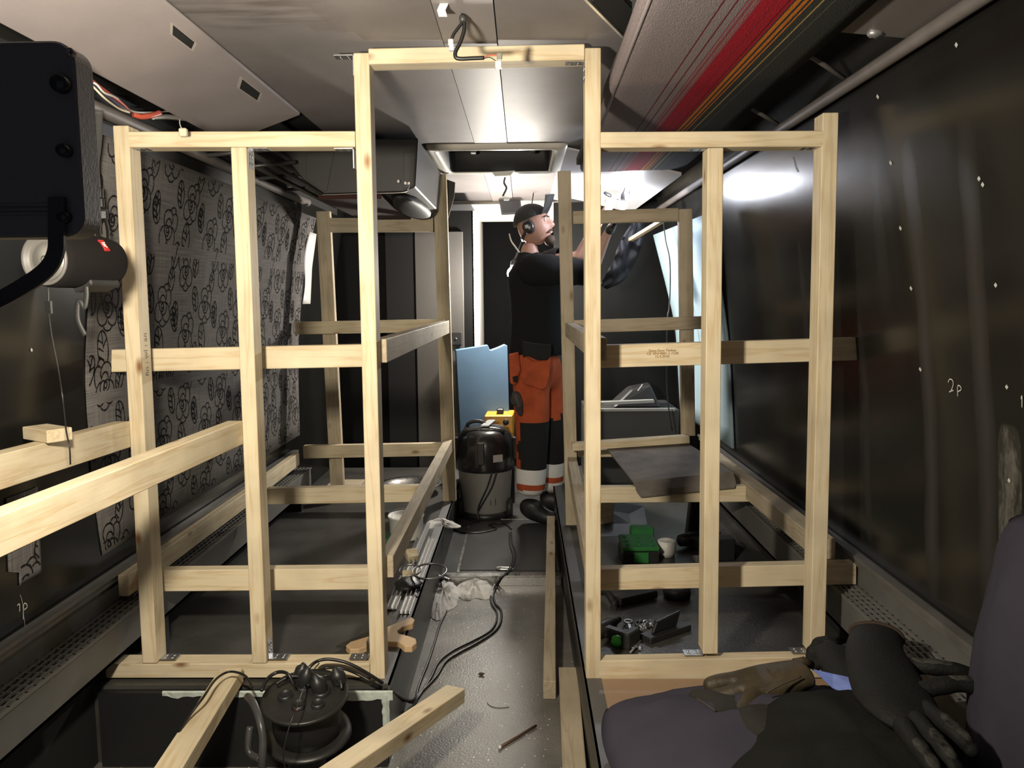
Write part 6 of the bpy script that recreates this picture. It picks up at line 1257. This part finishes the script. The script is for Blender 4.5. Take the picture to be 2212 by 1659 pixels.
def brim(b):
    g = []
    for i in range(6):
        t = i/5; g.append([V((0.082+0.085*t-0.030*(s*s)*(0.4+t), 0.072*s*(1-0.10*t), 0.050+0.075*t*t+0.02*t-0.012*(s*s)*(1-t))) for s in [k/5-1 for k in range(11)]])
    b.sheet(g, (0, 0, 0.004))
hpart('cap_brim', brim, M_CAP)
hpart('cap_piping', lambda b: b.tube(spline([V((0.167-0.042*(s*s), 0.0648*s, 0.1465)) for s in (-1, -0.6, -0.2, 0.2, 0.6, 1)], 4), 0.0022, 6), mat('grey_piping', (0.35, 0.33, 0.27), 0.7))
b = MB(); b.tube(spline([p(1100, 505, -0.08), p(1104, 520, -0.09), p(1113, 533, -0.10), p(1122, 545, -0.11)], 5), 0.0045, 6); b.build('ear_cord', mat('cream_cord', (0.55, 0.50, 0.40), 0.6), MAN)
# glove on the right hand and the small tool in the left
gv = [(rw+V((0, 0, 0.0)), 0.036), (rhd, (0.045, 0.032))]; ge = [(0, 1)]
hand(gv, ge, 1, rhd, f2, a2, c2, V((0.2, -0.7, 0.4)).normalized(), 0.076)
gv = [(q, (r[0]*1.0, r[1]*1.0) if isinstance(r, tuple) else (r*1.28 if r < 0.012 else r)) for q, r in gv]
skin('work_glove', gv, ge, BLACKP, MAN, 2)
# screwdriver held up by the bare left hand
d = V((-0.75, -0.15, 0.35)).normalized(); c = lhd+fw*0.05+cu*0.035
SD = thing('screwdriver', 'small screwdriver held up in the man\'s bare hand', 'screwdriver', c)
b = MB(); b.tube([c, c+d*0.05], 0.0035, 8); b.build('shaft', ZINC, SD); b = MB(); b.tube([c+d*0.05, c+d*0.058, c+d*0.09, c+d*0.098], [0.006, 0.011, 0.011, 0.006], 10); b.build('handle', BLACKP, SD)
# ================================================================ right foreground: hardboard, pillows, gloves, jacket
MB().box(0.235, 1.0, -0.3, 2.385, ZP, ZP+0.006).build('hardboard_sheet', mat('brown_hardboard', (0.33, 0.225, 0.145), 0.65, var=0.10, vscale=3), None, 'brown hardboard sheet on the right platform in front of the frame', 'hardboard')
M_PIL = mat('mauve_grey_cotton', (0.056, 0.052, 0.072), 0.95, var=0.10, vscale=4, bump=0.12, bscale=35, spec=0.1)
def cushion(c, u, v, w_, half, seed, pinch=0.55, n=26, wr=0.10):
    """a soft square cushion: u, v edge directions, w_ thickness direction"""
    c, u, v, w_ = V(c), V(u).normalized(), V(v).normalized(), V(w_).normalized(); b = MB()
    for s in (1, -1):
        g = []
        for i in range(n+1):
            row = []
            for j in range(n+1):
                x, y = 2*i/n-1, 2*j/n-1
                e = max(0.0, (1-x*x)*(1-y*y)); h = e**pinch
                k = 1-0.13*(x*x)*(y*y)
                ky = 1-0.13*(x*x)*(y*y)
                wrk = wr*half[2]*mnoise.noise(V((x*2.2, y*2.2, seed)))*h + wr*0.6*half[2]*mnoise.noise(V((x*7*abs(x)+seed, y*6, seed)))*(1-e)*(e > 0)
                row.append(c+u*(x*half[0]*ky)+v*(y*half[1]*k)+w_*(s*h*half[2]+wrk))
            g.append(row)
        b.sheet(g if s > 0 else [r[::-1] for r in g])
    return b
PA, PB = PZ(1303, 1560, ZP+0.08), PZ(1420, 1470, ZP+0.12)
cushion((0.555, 1.845, ZP+0.098), (1, 0.12, 0.02), (-0.10, 1, -0.03), (0, 0, 1), (0.365, 0.285, 0.098), 3.1, wr=0.22).build('pillow', M_PIL, None, 'mauve-grey pillow lying on the hardboard, work gloves on it', 'pillow')
cushion((1.010, 1.56, -0.80), (0.12, 1, 0.0), (0.03, -0.10, 1), (1, -0.12, -0.05), (0.215, 0.37, 0.068), 7.7, wr=0.2).build('pillow', M_PIL, None, 'mauve-grey pillow propped upright at the right, beside the black glove fingers', 'pillow')
M_LEA = mat('worn_brown_leather', (0.058, 0.043, 0.022), 0.6, var=0.55, vscale=10, bump=0.25, bscale=50)
M_LEA2 = mat('dark_olive_suede', (0.018, 0.0168, 0.0125), 0.8, var=0.35, vscale=8, bump=0.2, bscale=40)
def g_root(name, label, c): return thing(name, label, 'glove', c)
q = lambda x, y, z: PZ(x, y, z)
# brown leather glove: fingers to the left, cuff to the right
zt = ZP+0.19
GL = g_root('leather_glove', 'worn brown leather work glove with its finger tips on the pillow', q(1640, 1470, zt))
skin('glove_hand', [(q(1745, 1452, zt+0.03), (0.050, 0.030)), (q(1700, 1465, zt+0.02), (0.056, 0.032)), (q(1640, 1475, zt+0.01), (0.052, 0.030)), (q(1590, 1470, zt), 0.026), (q(1545, 1478, zt-0.01), 0.025), (q(1518, 1484, zt-0.015), 0.020),
                    (q(1600, 1500, zt-0.01), 0.026), (q(1560, 1507, zt-0.02), 0.024), (q(1525, 1500, zt-0.03), 0.018), (q(1615, 1525, zt-0.01), 0.026), (q(1590, 1552, zt-0.02), 0.024), (q(1572, 1572, zt-0.03), 0.018)],
     [(0, 1), (1, 2), (2, 3), (3, 4), (4, 5), (2, 6), (6, 7), (7, 8), (2, 9), (9, 10), (10, 11)], M_LEA, GL, 2, 1)
b = MB(); cc = q(1730, 1440, zt+0.035)
b.tube([q(1752, 1436, zt+0.03), q(1735, 1428, zt+0.045), q(1715, 1432, zt+0.04)], 0.012, 8); b.build('rolled_cuff', M_LEA, GL)
b = MB(); b.tube(spline([q(1655, 1497, zt+0.036), q(1690, 1478, zt+0.045), q(1730, 1462, zt+0.05)], 5), 0.0022, 6); b.build('seam', mat('pale_seam_thread', (0.07, 0.058, 0.04), 0.8), GL)
# dark suede glove lying under it
GS = g_root('suede_glove', 'dark olive suede glove lying under the brown leather one', q(1640, 1560, ZP+0.16))
z2 = ZP+0.175
skin('glove_hand', [(q(1720, 1600, z2), (0.085, 0.035)), (q(1650, 1560, z2), (0.075, 0.033)), (q(1590, 1540, z2-0.01), (0.05, 0.028)), (q(1530, 1510, z2-0.01), 0.026), (q(1490, 1502, z2-0.02), 0.018), (q(1545, 1560, z2-0.01), 0.028), (q(1532, 1580, z2-0.02), 0.022), (q(1800, 1640, z2), (0.10, 0.04)), (q(1760, 1560, z2+0.01), (0.07, 0.032))],
     [(1, 0), (1, 2), (2, 3), (3, 4), (2, 5), (5, 6), (0, 7), (1, 8)], M_LEA2, GS, 2, 1)
b = MB(); b.tube(spline([q(1505, 1508, z2+0.01), q(1525, 1522, z2+0.018), q(1545, 1535, z2+0.02)], 4), 0.0018, 6); b.build('seam', MATS['pale_seam_thread'], GS)
# dark jacket heaped in the corner
def heap(edge, z0, h, seed):
    ce = sum(edge, V())/len(edge); out = spline(edge, 4, True); n = len(out); b = MB(); rows = []
    for k in (1.0, 0.95, 0.85, 0.7, 0.5, 0.3, 0.12):
        r = []
        for i, e in enumerate(out):
            q_ = ce+(e-ce)*k; dome = (1-k**3.0)**0.5 if k < 1 else 0
            nz_ = mnoise.noise(V((q_.x*8, q_.y*8, seed)))*0.035+mnoise.noise(V((q_.x*21, q_.y*17, seed+3)))*0.010
            r.append(V((q_.x, q_.y, z0+dome*(h+nz_))))
        rows.append(r+[r[0]])
    b.sheet(rows); c = sum((p_ for p_ in rows[-1][:-1]), V())/n; k0 = len(b.v)
    b.add(rows[-1][:-1]+[c], [(i, (i+1) % n, n) for i in range(n)], True)
    return b
ed = [PZ(x, y, ZP+0.13) for x, y in ((1600, 1640), (1585, 1585), (1640, 1540), (1740, 1520), (1850, 1535), (1960, 1585), (2080, 1640))] + [V((0.98, 1.40, ZP+0.13)), V((0.95, 1.15, ZP+0.13)), V((0.70, 1.10, ZP+0.13)), V((0.42, 1.25, ZP+0.13)), V((0.36, 1.55, ZP+0.13))]
heap(ed, ZP+0.06, 0.20, 2.0).build('work_jacket', mat('dark_green_grey_fleece', (0.016, 0.0165, 0.014), 0.95, var=0.15, vscale=10, bump=0.15, bscale=80, spec=0.1), None, 'dark green-grey jacket heaped over the near edge of the pillow', 'jacket')
M_GRIP = mat('black_knit_glove', (0.0095, 0.010, 0.009), 0.7, var=0.25, vscale=20, bump=0.25, bscale=160, spec=0.3)
M_PAD = mat('worn_grey_pad', (0.055, 0.055, 0.049), 0.9, var=0.9, vscale=55, col2=(0.010, 0.0105, 0.0095), spec=0.1)
def work_glove(root, palm, palm_px, cuff, fingers, zg, r, pads=None):
    """a thick glove: flattened palm shell running into an open cuff, five finger tubes with bends"""
    W = lambda x, y, dz=0.0: PZ(x, y, zg+dz)
    secs = [(W(x, y, dz), hw, th) for x, y, dz, hw, th in palm]
    b = MB(); g = []; n = 20
    for i, (c, hw, th) in enumerate(secs):
        t = (secs[min(i+1, len(secs)-1)][0]-secs[max(i-1, 0)][0]).normalized(); s_ = t.cross(V((0, 0, 1))).normalized(); u_ = s_.cross(t)
        g.append([c+s_*(hw*math.cos(a)*(1+0.05*mnoise.noise(V((a, i*1.3, 3)))))+u_*(th*math.sin(a)*(1+0.12*mnoise.noise(V((a*1.5, i*0.9, 8))))) for a in [2*math.pi*k/n for k in range(n+1)]])
    b.sheet(spl_rows(g)); e = g[-1][:-1]; c = sum(e, V())/n; b.add(e+[c+(secs[-1][0]-secs[-2][0]).normalized()*0.012], [(i, (i+1) % n, n) for i in range(n)], True)
    b.build('palm', M_GRIP, root)
    b = MB(); e = g[0][:-1]; ce = sum(e, V())/n; d = (secs[0][0]-secs[1][0]).normalized()
    b.tube([p_+(p_-ce)*0.03 for p_ in e], 0.0055, 8, closed=True); b.build('cuff_hem', mat('rust_cuff_binding', (0.035, 0.02, 0.012), 0.8), root)
    for k, fp in enumerate(fingers):
        pts = spline([W(x, y, dz) for x, y, dz in fp], 5); m = len(pts); b = MB()
        rad = [r*(1.0-0.22*i/(m-1))*(1+0.05*math.sin(i*1.3)) for i in range(m)]
        e1 = (pts[-1]-pts[-2]).normalized(); pts += [pts[-1]+e1*rad[-1]*0.55, pts[-1]+e1*rad[-1]*0.9, pts[-1]+e1*rad[-1]]; rad += [rad[m-1]*0.83, rad[m-1]*0.45, 0.0005]
        b.tube(pts, rad, 14); f = b.build('finger' if k else 'thumb', M_GRIP, root)
        if pads:
            i0 = int(m*pads[k][0]); i1 = int(m*pads[k][1]); g2 = []
            for i in range(i0, i1+1):
                t = (pts[min(i+1, m-1)]-pts[i-1]).normalized(); s_ = t.cross(V((0, 0, 1))).normalized(); u_ = s_.cross(t)
                kk = 1.035; w_ = 0.62*(1+0.35*mnoise.noise(V((i*0.9, k*3.1, 2))))*math.sqrt(max(0.10, 1-((2*(i-i0)/max(1, i1-i0)-1)**4)*0.9))
                g2.append([pts[i]+s_*(rad[i]*kk*math.sin(a*w_))+u_*(rad[i]*kk*math.cos(a*w_)) for a in [-1.2+2.4*q_/8 for q_ in range(9)]])
            MB().sheet(g2, (0, 0, -0.0008)).build('grip_pad', M_PAD, f)
def spl_rows(g):
    cols = [spline([r[j] for r in g], 4) for j in range(len(g[0]))]; return [[c[i] for c in cols] for i in range(len(cols[0]))]
GB = g_root('grip_glove', 'black work glove with worn grey finger pads, fingers spread to the lower right', q(1920, 1490, ZP+0.26))
work_glove(GB, [(1893, 1372, 0.01, 0.060, 0.030), (1890, 1405, 0.015, 0.066, 0.032), (1905, 1450, 0.01, 0.076, 0.034), (1930, 1505, 0.0, 0.082, 0.034), (1962, 1545, -0.005, 0.070, 0.028), (1985, 1570, -0.01, 0.05, 0.020)], None, None,
    [[(1960, 1440, 0.0), (2005, 1440, 0.012), (2060, 1447, 0.012), (2105, 1458, 0.0)],
     [(1985, 1495, 0.005), (2030, 1482, 0.02), (2085, 1478, 0.025), (2125, 1495, 0.012), (2145, 1525, -0.01)],
     [(1995, 1530, 0.0), (2035, 1558, 0.012), (2070, 1588, 0.008), (2098, 1618, -0.01)],
     [(1978, 1555, 0.0), (2012, 1592, 0.008), (2040, 1625, 0.004), (2062, 1658, -0.012)],
     [(1950, 1568, 0.0), (1978, 1608, 0.004), (2005, 1645, 0.0), (2022, 1672, -0.012)]],
    ZP+0.30, 0.0200, [(0.15, 0.65), (0.35, 0.80), (0.35, 0.85), (0.35, 0.85), (0.35, 0.9)])
GC = g_root('knit_glove', 'plain black glove lying over the corner of the right bottom plate', q(1790, 1415, ZP+0.15))
work_glove(GC, [(1868, 1520, 0.0, 0.05, 0.026), (1845, 1480, 0.005, 0.055, 0.028), (1818, 1440, 0.01, 0.058, 0.028), (1795, 1412, 0.01, 0.050, 0.026), (1782, 1400, 0.005, 0.035, 0.018)], None, None,
    [[(1825, 1408, 0.0), (1850, 1392, 0.006), (1872, 1378, 0.0)], [(1800, 1398, 0.0), (1790, 1388, 0.008), (1770, 1388, 0.0), (1760, 1400, -0.012)], [(1790, 1408, 0.004), (1772, 1400, 0.010), (1756, 1406, 0.0), (1752, 1418, -0.015)], [(1786, 1420, 0.0), (1768, 1416, 0.006), (1755, 1424, -0.008)], [(1790, 1432, -0.004), (1772, 1432, 0.0), (1762, 1438, -0.012)]],
    ZP+0.185, 0.019)
# blue plastic showing between the gloves
pts = [q(1757, 1445, zt+0.035), q(1800, 1455, zt+0.04), q(1833, 1462, zt+0.045), q(1872, 1502, zt+0.045), q(1830, 1498, zt+0.035), q(1798, 1484, zt+0.03)]
MB().prism(pts, (0, 0, -0.004)).build('blue_plastic_wrap', mat('sky_blue_plastic', (0.17, 0.24, 0.62), 0.3, var=0.25, vscale=25), None, 'piece of sky blue plastic showing between the black and brown gloves', 'wrapper', bevel=0.001)
